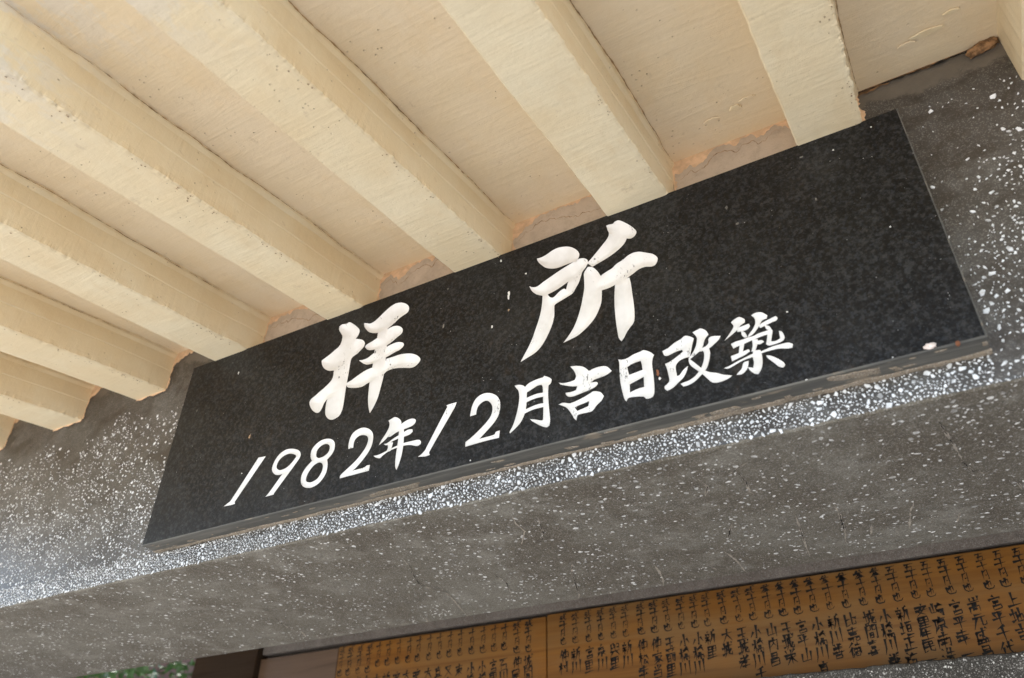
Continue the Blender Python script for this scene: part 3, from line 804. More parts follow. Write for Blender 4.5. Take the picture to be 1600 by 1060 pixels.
# ------------------------------------------------------------------ traced data (plaque plane and lintel underside, tenths of a millimetre)
DATA = json.loads(r'''{"GL":[["拝",1,[[0,3749,3338,3812,3363,3911,3341,3976,3352,4084,3267,4180,3170,4238,3086,4229,3000,4180,2928,4250,2900,4335,2856,4398,2780,4397,2707,4342,2651,4273,2600,4177,2558,4147,2506,4143,2374,4142,2231,4136,2045,4135,1906,4138,1745,4137,1609,4126,1534,4090,1455,4009,1421,3934,1419,3850,1463,3783,1549,3759,1646,3752,1773,3761,1856,3708,1797,3675,1703,3635,1645,3571,1645,3479,1711,3408,1800,3367,1892,3388,1957,3471,2004,3565,2060,3659,2115,3750,2183,3800,2263,3800,2403,3675,2439,3566,2517,3499,2612,3469,2708,3537,2737,3636,2780,3733,2837,3818,2885,3857,2960,3862,3086,3804,3183,3757,3264],[0,4317,3217,4374,3192,4457,3155,4546,3170,4641,3226,4734,3295,4841,3359,4950,3396,5053,3384,5160,3332,5244,3250,5270,3177,5248,3109,5165,3076,5071,3035,4991,2975,4921,2938,4862,2908,4790,2883,4688,2888,4583,2912,4472,2967,4396,3044,4339,3127],[0,4864,2895,4961,2916,5063,2896,5143,2843,5189,2771,5172,2703,5092,2658,5001,2604,4908,2562,4835,2550,4710,2555,4583,2567,4503,2593,4445,2642,4412,2689,4458,2723,4580,2756,4676,2799,4716,2871,4791,2876],[0,4876,2525,4959,2545,5081,2553,5181,2527,5240,2481,5241,2429,5175,2379,5080,2363,4963,2330,4867,2313,4749,2280,4625,2283,4523,2296,4441,2341,4383,2391,4329,2441,4403,2425,4503,2429,4597,2471,4656,2500,4740,2521],[0,4125,2037,4147,2058,4231,2082,4349,2133,4491,2184,4637,2202,4760,2206,4890,2235,4920,2285,5042,2281,5186,2282,5308,2261,5431,2219,5531,2159,5596,2092,5613,2042,5583,1994,5518,1951,5437,1949,5316,1987,5170,2028,5049,2042,4954,2030,4910,1997,4819,1956,4701,1935,4582,1913,4488,1883,4362,1897,4231,1936,4161,1972],[0,4659,2916,4857,2947,4881,2668,4894,2519,4903,2326,4903,2138,4904,1954,4880,1779,4848,1588,4796,1449,4749,1364,4724,1327,4698,1388,4663,1508,4643,1624,4634,1761,4630,1922,4636,2128,4646,2313,4640,2554,4658,2743]]],["所",1,[[0,7689,3268,7761,3260,7853,3277,7945,3315,8049,3332,8178,3304,8279,3249,8365,3157,8405,3074,8398,3003,8358,2951,8258,2943,8144,2939,8043,2936,7941,2963,7838,3025,7760,3117,7708,3199],[0,7556,2772,7616,2728,7694,2713,7797,2760,7926,2812,8054,2863,8194,2910,8308,2943,8396,2965,8470,2949,8530,2898,8539,2827,8500,2756,8449,2704,8422,2629,8381,2517,8330,2438,8279,2360,8205,2332,8106,2300,7994,2263,7976,2209,7974,2072,7948,1946,7890,1806,7815,1672,7742,1579,7656,1515,7534,1472,7423,1434,7472,1523,7545,1643,7607,1768,7668,1935,7719,2081,7757,2233,7777,2394,7783,2500,7681,2567,7603,2660],[1,7872,2495,7960,2509,8073,2543,8212,2603,8190,2535,8171,2471,8135,2499,8060,2472,7971,2406,7921,2416,7884,2462],[0,8868,3426,8913,3427,8973,3415,9012,3444,9072,3440,9141,3378,9219,3288,9294,3179,9328,3096,9295,3031,9234,3008,9172,3035,9137,2968,9074,2908,8975,2848,8853,2798,8731,2762,8608,2726,8527,2832,8591,2884,8693,2982,8796,3086,8874,3172,8902,3249,8883,3334],[0,8472,2666,8537,2755,8608,2721,8676,2627,8730,2507,8743,2445,8736,2254,8718,2044,8677,1926,8602,1795,8493,1689,8350,1596,8232,1564,8109,1540,8187,1626,8272,1740,8336,1876,8389,2031,8431,2206,8464,2387,8468,2554],[0,8729,2493,8815,2543,8911,2575,8985,2629,9081,2661,9166,2710,9249,2727,9339,2709,9448,2643,9534,2584,9590,2505,9593,2448,9556,2381,9493,2371,9406,2401,9315,2397,9221,2352,9150,2320,9079,2285,8962,2263,8845,2240,8740,2239,8709,2320],[0,8939,2258,9080,2299,9160,2308,9175,2193,9183,2003,9192,1816,9189,1637,9170,1529,9122,1471,9063,1404,9013,1321,8973,1278,8938,1346,8924,1476,8913,1658,8910,1867,8919,2076]]],["1",0,[[0,1853,350,1925,388,1989,426,2423,1102,2590,1087,2091,382,2109,344,2015,340]]],["9",0,[[0,2805,787,2804,881,2849,990,2931,1066,3052,1101,3186,1081,3311,1027,3377,959,3385,887,3333,805,2965,356,2958,328,2781,327,2845,386,3059,660,2973,662,2879,700],[1,2899,812,2902,894,2956,964,3047,1002,3162,999,3273,949,3296,908,3230,830,3146,767,3053,742,2966,750]]],["8",0,[[0,3612,856,3612,949,3672,1028,3785,1083,3921,1080,4024,1035,4084,962,4098,855,4061,772,3982,700,4008,603,4009,491,3963,391,3874,311,3748,279,3622,306,3543,361,3496,449,3498,561,3558,661,3662,752,3628,806],[1,3731,839,3736,919,3793,975,3884,995,3966,961,3996,903,3979,826,3900,776,3807,768,3753,795],[1,3610,424,3606,503,3654,594,3734,667,3824,687,3893,648,3918,579,3903,493,3841,407,3741,373,3658,387]]],["2",0,[[0,4387,784,4379,878,4393,977,4445,1057,4543,1094,4648,1090,4759,1034,4836,945,4859,837,4844,718,4785,610,4689,501,4579,406,4532,384,4757,387,4804,409,4866,405,4856,311,4620,310,4303,309,4307,358,4375,408,4558,531,4667,638,4740,743,4763,839,4739,913,4669,954,4577,966,4506,926,4482,863,4485,783]]],["年",0,[[0,5118,1089,5178,1108,5239,1119,5320,1070,5370,1000,5359,946,5279,899,5188,844,5099,766,4989,700,5024,774,5087,859,5137,947,5147,1024],[0,5254,906,5358,958,5463,998,5559,1006,5630,976,5640,928,5597,884,5503,864,5407,855,5299,838,5194,798,5144,799],[0,5079,700,5145,699,5273,756,5413,798,5506,830,5592,819,5604,776,5552,740,5446,728,5326,721,5207,695,5138,664],[0,5145,699,5207,695,5257,682,5242,609,5226,548,5141,547,5168,616],[0,4908,543,4995,538,5103,556,5221,586,5351,611,5458,622,5602,619,5721,611,5771,572,5771,529,5708,511,5585,558,5463,577,5344,574,5201,554,5086,505,5041,473,4963,502],[0,5340,906,5425,906,5443,790,5455,612,5444,442,5413,300,5378,203,5345,273,5336,446,5345,661,5346,793]]],["1",0,[[0,5744,331,5797,354,5859,405,5878,441,6197,1033,6179,1064,6228,1068,6358,1068,6324,977,5941,365,5953,311,5869,305]]],["2",0,[[0,6605,763,6614,834,6634,933,6694,1034,6800,1079,6919,1062,7028,992,7087,901,7103,803,7090,683,7031,577,6931,482,6811,382,6780,360,7018,364,7047,402,7109,406,7098,296,6897,301,6553,293,6553,367,6621,400,6764,495,6885,595,6955,679,6978,776,6958,864,6892,940,6817,946,6744,903,6715,837,6708,766]]],["月",0,[[0,7329,1063,7392,1060,7474,1021,7526,943,7527,829,7522,687,7499,572,7450,466,7381,395,7273,319,7266,346,7320,440,7368,588,7397,722,7409,862,7393,960,7361,1012],[0,7475,968,7536,1023,7617,1052,7718,1064,7778,1066,7802,1086,7878,1036,7917,987,7897,927,7867,905,7861,733,7873,530,7886,370,7874,286,7832,268,7755,307,7677,366,7609,424,7579,461,7668,428,7755,391,7779,398,7785,554,7781,756,7777,911,7758,952,7698,955,7617,926,7536,898,7496,899],[0,7507,803,7617,823,7707,828,7797,817,7796,752,7697,760,7608,754,7508,732],[0,7488,625,7598,646,7697,658,7796,651,7795,591,7678,594,7588,588,7489,565]]],["吉",0,[[0,8024,910,8091,880,8188,871,8265,879,8286,934,8260,1024,8204,1114,8291,1097,8386,1057,8450,996,8477,957,8553,974,8647,976,8739,947,8807,856,8732,819,8639,807,8545,795,8507,766,8581,754,8601,719,8559,682,8465,659,8352,643,8238,630,8163,647,8129,687,8126,718,8203,706,8279,714,8300,768,8205,795,8110,839,8052,871],[0,8018,565,8085,574,8179,540,8274,547,8387,574,8481,605,8537,623,8627,583,8675,511,8639,453,8564,398,8506,337,8433,329,8341,334,8289,329,8268,258,8238,295,8197,383,8140,476,8074,530],[1,8252,455,8327,473,8402,481,8458,495,8460,465,8446,421,8362,405,8287,393]]],["日",0,[[0,8908,1006,8962,985,9035,986,9127,1017,9218,1028,9272,1037,9356,979,9404,918,9382,875,9365,782,9369,625,9367,454,9352,345,9315,304,9247,306,9211,348,9097,377,9010,383,8980,342,8957,383,8937,484,8917,644,8915,823,8919,942],[1,9025,849,9117,880,9216,888,9227,825,9231,745,9141,733,9043,724],[1,9041,579,9132,604,9239,635,9234,550,9232,484,9140,482,9036,459]]],["改",0,[[0,9519,940,9600,964,9691,1014,9781,1044,9835,1075,9900,1044,9946,998,9919,918,9892,829,9865,741,9798,743,9729,726,9682,683,9668,630,9673,514,9707,522,9764,581,9826,619,9802,550,9752,471,9679,418,9607,365,9529,341,9499,378,9500,415,9539,441,9568,479,9564,566,9553,665,9535,739,9578,745,9649,771,9739,820,9784,845,9779,876,9694,874,9588,849,9539,869],[0,9940,1094,10001,1109,10052,1116,10113,1061,10137,993,10100,956,10069,908,10043,838,9986,779,9915,735,9861,704,9847,727,9904,786,9955,867,9985,975,9974,1028],[0,10008,820,10075,828,10122,870,10129,927,10174,951,10285,923,10254,875,10190,828,10128,791,10052,777,9986,779],[0,10036,782,10120,793,10123,715,10097,610,10052,511,9978,440,9889,374,9803,344,9737,341,9705,392,9744,399,9827,411,9915,459,9991,548,10036,648,10048,740],[0,9847,727,9905,651,9976,553,10062,461,10167,410,10241,364,10345,320,10293,290,10197,273,10119,284,10076,319,10008,422,9924,532,9866,606,9844,671]]],["築",0,[[0,10437,1077,10490,1108,10549,1121,10605,1067,10606,1018,10545,990,10497,938,10427,894,10321,833,10369,885,10427,953,10460,1010],[0,10502,966,10583,977,10648,983,10658,941,10620,906,10556,899,10493,910],[0,10542,913,10583,870,10604,796,10572,797,10540,846],[0,10694,1095,10756,1112,10824,1093,10884,1027,10869,983,10813,974,10772,920,10724,860,10669,812,10602,787,10624,827,10680,885,10723,957,10727,1034],[0,10756,917,10832,948,10913,968,10978,983,10995,948,10974,917,10918,908,10837,888,10773,872],[0,10824,902,10880,864,10900,800,10843,829],[0,10392,762,10458,778,10538,780,10602,787,10663,776,10649,733,10560,715,10463,700,10413,688],[0,10498,726,10555,736,10535,657,10510,591,10462,587,10480,657],[0,10367,590,10448,601,10529,613,10592,620,10603,588,10535,554,10438,530,10372,513],[0,10602,787,10681,789,10746,805,10840,811,10889,823,10906,788,10885,710,10866,642,10918,634,10974,652,10976,708,10978,763,11011,733,11027,653,10996,607,10926,594,10835,593,10802,626,10824,693,10839,754,10768,750,10689,739,10610,737],[0,10707,704,10760,700,10785,665,10736,647,10692,662],[0,10650,742,10718,729,10697,642,10662,569,10616,575,10645,659],[0,10260,450,10333,461,10432,494,10530,519,10627,543,10735,546,10861,569,10967,571,11056,564,11102,526,11086,481,11028,487,10943,515,10838,521,10730,516,10620,499,10494,484,10395,451,10313,427],[0,10641,585,10723,568,10731,501,10723,394,10697,311,10649,245,10607,267,10568,315,10540,378,10604,349,10624,425,10620,499],[0,10504,453,10568,461,10550,393,10518,339,10459,303,10398,313,10426,341,10470,381],[0,10777,471,10826,452,10892,394,10954,321,10967,272,10941,248,10894,277,10840,357,10792,426]]]],"CK":[[4326,1353,4207,1693,4034,2024,3843,2480,3854,2715,4037,2885,3930,3352,3786,3785,3578,4442,3577,4582],[2844,3892,2786,4188,2650,4603,2705,4679],[5205,2479,5234,2743,5247,3041,4965,3751],[6756,634,6654,923,6627,1238,6333,1665],[6665,1688,6820,1479,7045,862],[6502,2968,6330,3481,6032,4288,5923,4644,5692,5178],[6655,2776,6434,3175],[7794,3359,7741,3772,7659,4156,7547,4506],[9462,713,9495,992,9375,1269],[9966,706,9980,1072,9940,1405,9971,1536],[9434,2288,9284,2615,9160,2918],[8962,3321,9010,3818,8988,4407,8998,4482],[9867,758,10028,637,10160,546],[10271,2466,10213,2959,10129,3622,10070,4201],[10818,2332,10809,2746,10753,3375,10677,3846],[11770,2758,11678,3073,11586,3671],[12325,491,12357,793,12413,1228,12459,1685],[12448,1718,12545,2068,12676,2240],[13010,2667,13047,2969],[11135,3304,11062,3674],[12274,3384,12207,3730],[1327,3948,1155,4369,974,4702],[128,2867,-106,3389,-155,3723],[-35,3782,-270,4200],[5107,4447,5079,4650],[8560,3917,8603,4108]],"SP":[[7198,2728,4,14,"white"],[7039,3489,3,6,"white"],[7204,2442,3,4,"tan"],[7762,1892,4,6,"white"],[2087,1574,4,8,"tan"],[2106,885,2,2,"white"],[9430,635,4,9,"rust"],[9447,544,4,4,"white"],[10751,2607,5,5,"dust"],[10641,2956,4,8,"dust"],[11766,2571,3,6,"dust"],[12131,3301,2,2,"white"],[12641,3463,2,2,"white"],[6037,3300,3,5,"dust"],[6008,2559,3,8,"dust"],[6919,2230,3,4,"white"],[7498,3040,3,3,"white"],[1384,3093,2,5,"white"],[479,2532,2,6,"dust"],[11117,991,2,2,"white"],[12473,1772,2,2,"white"],[12460,43,12,6,"lump"],[12719,-9,4,5,"rlump"],[12082,24,2,1,"white"],[11159,13,3,1,"white"],[3946,2222,3,4,"dust"],[5017,2142,2,3,"dust"],[6651,57,2,2,"white"],[11731,3380,5,2,"dust"]],"PT":[[11356,-290,11430,-310,11530,-287,11667,-288,11831,-259,11921,-240,11915,-124,11742,-143,11576,-171,11442,-198,11366,-238],[4778,-187,4997,-225,5217,-208,5418,-201,5592,-207,5719,-212,5615,-98,5416,-104,5217,-84,5008,-117,4769,-115],[12007,-193,12084,-181,12152,-101,12060,-106],[10847,-120,10923,-128,10941,-53,10865,-45],[9961,-171,10100,-184,10295,-182,10335,-109,10153,-103,9968,-97],[9776,-147,9892,-156,9899,-81,9782,-72],[8479,-84,8581,-69,8668,-63,8625,-6,8471,-28],[6932,-279,7069,-272,7155,-248,7040,-222],[12945,-245,12987,-249,12988,-181,12945,-178],[7991,-182,8126,-171,8199,-132,8049,-110]],"C1":[-0.3459,-0.3167,-0.2834,-0.2505,-0.218,-0.1859,-0.1521,-0.1188,-0.0879,-0.0533,-0.0212,0.0105,0.0418,0.0766,0.1109,0.1428,0.1725,0.2073,0.2398],"C2":[0.3348,0.3673,0.4011,0.4319,0.4655,0.4955,0.5329,0.5659,0.5969,0.6289,0.6605,0.6895,0.7253,0.7584,0.7895,0.8225,0.8533,0.8845,0.916,0.948,0.9804,1.0147,1.046,1.0781,1.112,1.1407,1.1735,1.2059,1.2399,1.2701,1.303]}''')

# cracks in the lintel's underside: dark hairlines with a pale lime bloom beside them
def refine(pts, step=0.0025, jit=0.0013, seed=0.0):
    out = []
    for a, b in zip(pts[:-1], pts[1:]):
        L = math.dist(a, b)
        k = max(1, int(L / step))
        for i in range(k):
            t = i / k
            x, y = a[0] + (b[0] - a[0]) * t, a[1] + (b[1] - a[1]) * t
            out.append((x + jit * noise.noise(Vector((x * 260, y * 260, seed))), y + jit * noise.noise(Vector((x * 260 + 9, y * 260, seed + 4)))))
    out.append(tuple(pts[-1]))
    return out
for ci, fl in enumerate(DATA['CK']):
    pts = [(fl[i] / 1e4, fl[i + 1] / 1e4) for i in range(0, len(fl), 2)]
    pts = [(x, min(DEP - 0.004, max(0.006, y))) for x, y in pts]
    rp = refine(pts, seed=ci * 1.3)
    org = (rp[0][0], rp[0][1], ZLB)
    v, f = ribbon(rp, 0.0013, lambda a, b, h: (a, b, ZLB - 0.00055), 0.8, ci + 0.5)
    mk('lime_bloom', v, f, M['efflor'], lint, org)
    if ci % 4 != 3 and len(rp) > 6:
        n0 = int(len(rp) * random.uniform(0.0, 0.25))
        n1 = int(len(rp) * random.uniform(0.6, 0.95))
        v, f = ribbon(rp[n0:n1], 0.0006, lambda a, b, h: (a, b, ZLB - 0.0008), 0.9, ci + 7.5)
        mk('hairline_crack', v, f, M['crack'], lint, org)

# ------------------------------------------------------------------ the plaque
plq = empty('granite_plaque', (W / 2, 0, 0))
tag(plq, 'black granite plaque with carved white characters and a 1982 date, fixed to the lintel', 'plaque')

def smooth_loop(p, sub=4):
    n = len(p)
    P = [Vector(q) for q in p]
    corner = []
    for i in range(n):
        a = (P[i] - P[i - 1])
        b = (P[(i + 1) % n] - P[i])
        corner.append(a.length > 0 and b.length > 0 and a.angle(b) > math.radians(58))
    out = []
    for i in range(n):
        p0, p1, p2, p3 = P[i - 1], P[i], P[(i + 1) % n], P[(i + 2) % n]
        m1 = Vector((0, 0)) if False else (p2 - p0) * 0.5
        m2 = (p3 - p1) * 0.5
        if corner[i]:
            m1 = (p2 - p1)
        if corner[(i + 1) % n]:
            m2 = (p2 - p1)
        L = (p2 - p1).length
        for mm in (m1, m2):
            if mm.length > 1.4 * L:
                mm *= 1.4 * L / mm.length
        k = sub if L > 0.0012 else 2
        for s in range(k):
            t = s / k
            t2, t3 = t * t, t * t * t
            out.append(p1 * (2 * t3 - 3 * t2 + 1) + m1 * (t3 - 2 * t2 + t) + p2 * (-2 * t3 + 3 * t2) + m2 * (t3 - t2))
    return out

def union_edges(polys):
    """boundary of (solids minus holes) as directed segments with the glyph on their left"""
    co, faces, hole = [], [], []
    for h, loop in polys:
        if sum(p[0] * q[1] - q[0] * p[1] for p, q in zip(loop, loop[1:] + loop[:1])) < 0:
            loop = loop[::-1]
        lp = smooth_loop(loop)
        b = len(co)
        co += lp
        faces.append(list(range(b, b + len(lp))))
        hole.append(h)
    V, E, F, ov, oe, of = delaunay_2d_cdt(co, [], faces, 0, 1e-6, True)
    ins = []
    for f, src in zip(F, of):
        ok = any(not hole[s] for s in src) and not any(hole[s] for s in src)
        if ok:
            ins.append(f)
    cnt = {}
    for f in ins:
        for i in range(len(f)):
            a, b = f[i], f[(i + 1) % len(f)]
            cnt[(a, b)] = 1
    seg = [(a, b) for (a, b) in cnt if (b, a) not in cnt]
    return V, seg

def inside_eo(P, A, B):
    """even-odd test of points P against segments A-B"""
    res = np.zeros(len(P), int)
    for (x0, y0), (x1, y1) in zip(A, B):
        c_ = (y0 > P[:, 1]) != (y1 > P[:, 1])
        if y1 != y0:
            xi = x0 + (P[:, 1] - y0) * (x1 - x0) / (y1 - y0)
            res += (c_ & (P[:, 0] < xi)).astype(int)
    return res % 2 == 1

def seg_dist(P, A, B):
    d = np.full(len(P), 1e9)
    for a, b in zip(A, B):
        ab = b - a
        L = ab @ ab
        if L < 1e-14:
            continue
        t = np.clip(((P - a) @ ab) / L, 0, 1)
        q = a + t[:, None] * ab
        d = np.minimum(d, np.hypot(*(P - q).T))
    return d

face_co, face_ed = [], []
all_seg = []
for name, big, polys in DATA['GL']:
    pl = []
    for fl in polys:
        pts = [(fl[i] / 1e4, fl[i + 1] / 1e4) for i in range(1, len(fl), 2)]
        pl.append((fl[0], pts))
    V, seg = union_edges(pl)
    used = sorted({i for s in seg for i in s})
    mp = {i: j for j, i in enumerate(used)}
    bp_ = np.array([(V[i].x, V[i].y) for i in used])
    sg_ = [(mp[a], mp[b]) for a, b in seg]
    A = np.array([bp_[a] for a, b in sg_])
    B = np.array([bp_[b] for a, b in sg_])
    base = len(face_co)
    face_co += [tuple(p) for p in bp_]
    face_ed += [(base + a, base + b) for a, b in sg_]
    all_seg.append((A, B))
    # carved floor
    stp = 0.0019 if big else 0.0013
    x0, y0 = bp_.min(0)
    x1, y1 = bp_.max(0)
    gx, gy = np.meshgrid(np.arange(x0, x1, stp), np.arange(y0, y1, stp))
    G = np.c_[gx.ravel(), gy.ravel()]
    G = G + rng.uniform(-0.2, 0.2, G.shape) * stp
    G = G[inside_eo(G, A, B)]
    dd = seg_dist(G, A, B)
    keep = dd > stp * 0.55
    G, dd = G[keep], dd[keep]
    co = [Vector(p) for p in bp_] + [Vector(p) for p in G]
    V2, E2, F2, ov2, oe2, of2 = delaunay_2d_cdt(co, sg_, [], 0, 1e-7, True)
    cen = np.array([np.mean([(V2[i].x, V2[i].y) for i in f], 0) for f in F2])
    okf = inside_eo(cen, A, B)
    src = [o_[0] if len(o_) else -1 for o_ in ov2]
    rim = 0.0007
    dm = 0.0085 if big else 0.0034
    depth = []
    nb = len(bp_)
    for j, s_ in enumerate(src):
        if s_ < nb:
            depth.append(rim)
        else:
            q = dd[s_ - nb]
            depth.append(rim + dm * (1 - math.exp(-q * 0.80 / dm)))
    vv = [(v.x, -T + d_, v.y) for v, d_ in zip(V2, depth)]
    ff = [tuple(f) for f, k in zip(F2, okf) if k]
    # low wall from the rim to the face of the slab
    inv = {}
    for j, s_ in enumerate(src):
        if 0 <= s_ < nb:
            inv[s_] = j
    off = len(vv)
    vv += [(p[0], -T - 0.00002, p[1]) for p in bp_]
    for a, b in sg_:
        if a in inv and b in inv:
            ff.append((inv[b], inv[a], off + a, off + b))
    ctr = bp_.mean(0)
    o = mk('carved_character', vv, ff, M['letter'], plq, (ctr[0], -T, ctr[1]), True)
    o['label'] = ('large' if big else 'small') + ' carved white character ' + name

# slab: polished face with the characters cut out of it, chamfered rim, sawn sides
ch = 0.0016
nrect = []
for (ax, az), (bx, bz) in zip([(ch, ch), (W - ch, ch), (W - ch, H - ch), (ch, H - ch)], [(W - ch, ch), (W - ch, H - ch), (ch, H - ch), (ch, ch)]):
    k = 60
    for i in range(k):
        t = i / k
        nrect.append((ax + (bx - ax) * t, az + (bz - az) * t))
co = [Vector(p) for p in face_co] + [Vector(p) for p in nrect]
b0 = len(face_co)
nr = len(nrect)
ed = face_ed + [(b0 + i, b0 + (i + 1) % nr) for i in range(nr)]
V, E, F, ov, oe, of = delaunay_2d_cdt(co, ed, [], 0, 1e-7, True)
cen = np.array([np.mean([(V[i].x, V[i].y) for i in f], 0) for f in F])
ins = np.zeros(len(F), bool)
for A, B in all_seg:
    ins |= inside_eo(cen, A, B)
vv = [(v.x, -T, v.y) for v in V]
ff = [tuple(f) for f, k in zip(F, ins) if not k]
mk('polished_face', vv, ff, M['granite'], plq, (W / 2, -T, H / 2))
# sides
vv, ff = [], []
def rim(i, inset, y):
    x, z = nrect[i]
    cx, cz = W / 2, H / 2
    sx = 1 if x > cx else -1
    n_ = 60
    side = i // n_
    if i % n_ == 0:
        x += (-inset if side in (0, 3) else inset)
        z += (-inset if side in (0, 1) else inset)
    elif side == 0:
        z -= inset
    elif side == 1:
        x += inset
    elif side == 2:
        z += inset
    else:
        x -= inset
    return (x, y, z)
for i in range(nr):
    j_ = 0.0005 * fbm(nrect[i][0] * 60, nrect[i][1] * 60, 2.2)
    vv += [rim(i, 0, -T), rim(i, ch + j_, -T + ch - j_), rim(i, ch, -T * 0.5), rim(i, ch, -0.0015)]
for i in range(nr):
    a, b = i * 4, ((i + 1) % nr) * 4
    for k in range(3):
        ff.append((a + k, a + k + 1, b + k + 1, b + k))
o = mk('sawn_edge', vv, ff, M['granite_edge'], plq, (W / 2, -T / 2, 0))
bm = bmesh.new(); bm.from_mesh(o.data); bmesh.ops.recalc_face_normals(bm, faces=bm.faces[:]); bm.to_mesh(o.data); bm.free()

# mortar bead along the lower back edge, old mortar left on the underside
vv, ff = [], []
n = 420
for i in range(n + 1):
    x = -0.004 + (W + 0.006) * i / n
    a = 0.0048 + 0.0028 * fbm(x * 16, 1.5) + 0.0012 * fbm(x * 90, 2.5)
    d = 0.0022 + 0.0016 * fbm(x * 25, 6.5) + 0.0008 * fbm(x * 110, 4.5)
    vv += [(x, -max(0.001, a) - 0.0015, 0.0008), (x, -max(0.001, a), -max(0.0004, d) * 0.7), (x, -0.002, -max(0.0006, d)), (x, -0.0002, -max(0.0006, d) * 1.15)]
for i in range(n):
    for k in range(3):
        a = i * 4 + k
        ff.append((a, a + 1, a + 5, a + 4))
mk('mortar_bead', vv, ff, M['mortar'], plq, (W / 2, 0, 0))
for fl in DATA['PT']:
    lp = [(fl[i] / 1e4, fl[i + 1] / 1e4) for i in range(0, len(fl), 2)]
    lp = [(x, min(-0.0012, max(-T + 0.0012, y))) for x, y in lp]
    rp = refine(lp + [lp[0]], 0.003, 0.0012, lp[0][0] * 5)[:-1]
    v, f = plate(rp, 0.0011, lambda a, b, h: (a, b, -0.0002 - h))
    mk('mortar_smear', v, f, M['mortar'], plq, (lp[0][0], lp[0][1], 0))
for q in range(26):   # smaller crumbs of mortar
    x = random.uniform(0.02, W - 0.02)
    y = random.uniform(-T + 0.003, -0.006)
    v, f = plate(blob(x, y, random.uniform(0.002, 0.012), random.uniform(0.0008, 0.002), q + 0.3, 10), 0.0006, lambda a, b, h: (a, b, -0.0002 - h))
    mk('mortar_smear', v, f, M['mortar'], plq, (x, y, 0))
mats = {'white': 'white_speck', 'tan': 'tan_speck', 'dust': 'dust_speck', 'rust': 'rust_speck', 'lump': 'lump', 'rlump': 'rust_speck'}
for q, (u, w_, a, b, kind) in enumerate(DATA['SP']):
    x, z = u / 1e4, w_ / 1e4
    sc = 0.00095
    th = 0.006 if kind in ('lump', 'rlump') else 0.0007
    if kind in ('lump', 'rlump'):
        bm = bmesh.new()
        bmesh.ops.create_icosphere(bm, subdivisions=3, radius=1)
        for p in bm.verts:
            c_ = p.co
            r = 1 + 0.45 * noise.noise(c_ * 2.2 + Vector((q, 0, 0))) + 0.2 * noise.noise(c_ * 6)
            p.co = Vector((x + c_.x * a * sc * 0.55 * r, -T - 0.001 + c_.y * 0.003 * r, z + c_.z * b * sc * 0.55 * r))
        v = [tuple(p.co) for p in bm.verts]
        f = [tuple(w2.index for w2 in fc.verts) for fc in bm.faces]
        bm.free()
        mk('dried_lump', v, f, M[mats[kind]], plq, (x, -T, z))
    else:
        v, f = plate(blob(x, z, a * sc * 0.5, b * sc * 0.5, q + 0.7, 14, 0.8), th, lambda s_, t_, h: (s_, -T - 0.0001 - h, t_))
        mk('dried_speck', v, f, M[mats[kind]], plq, (x, -T, z))

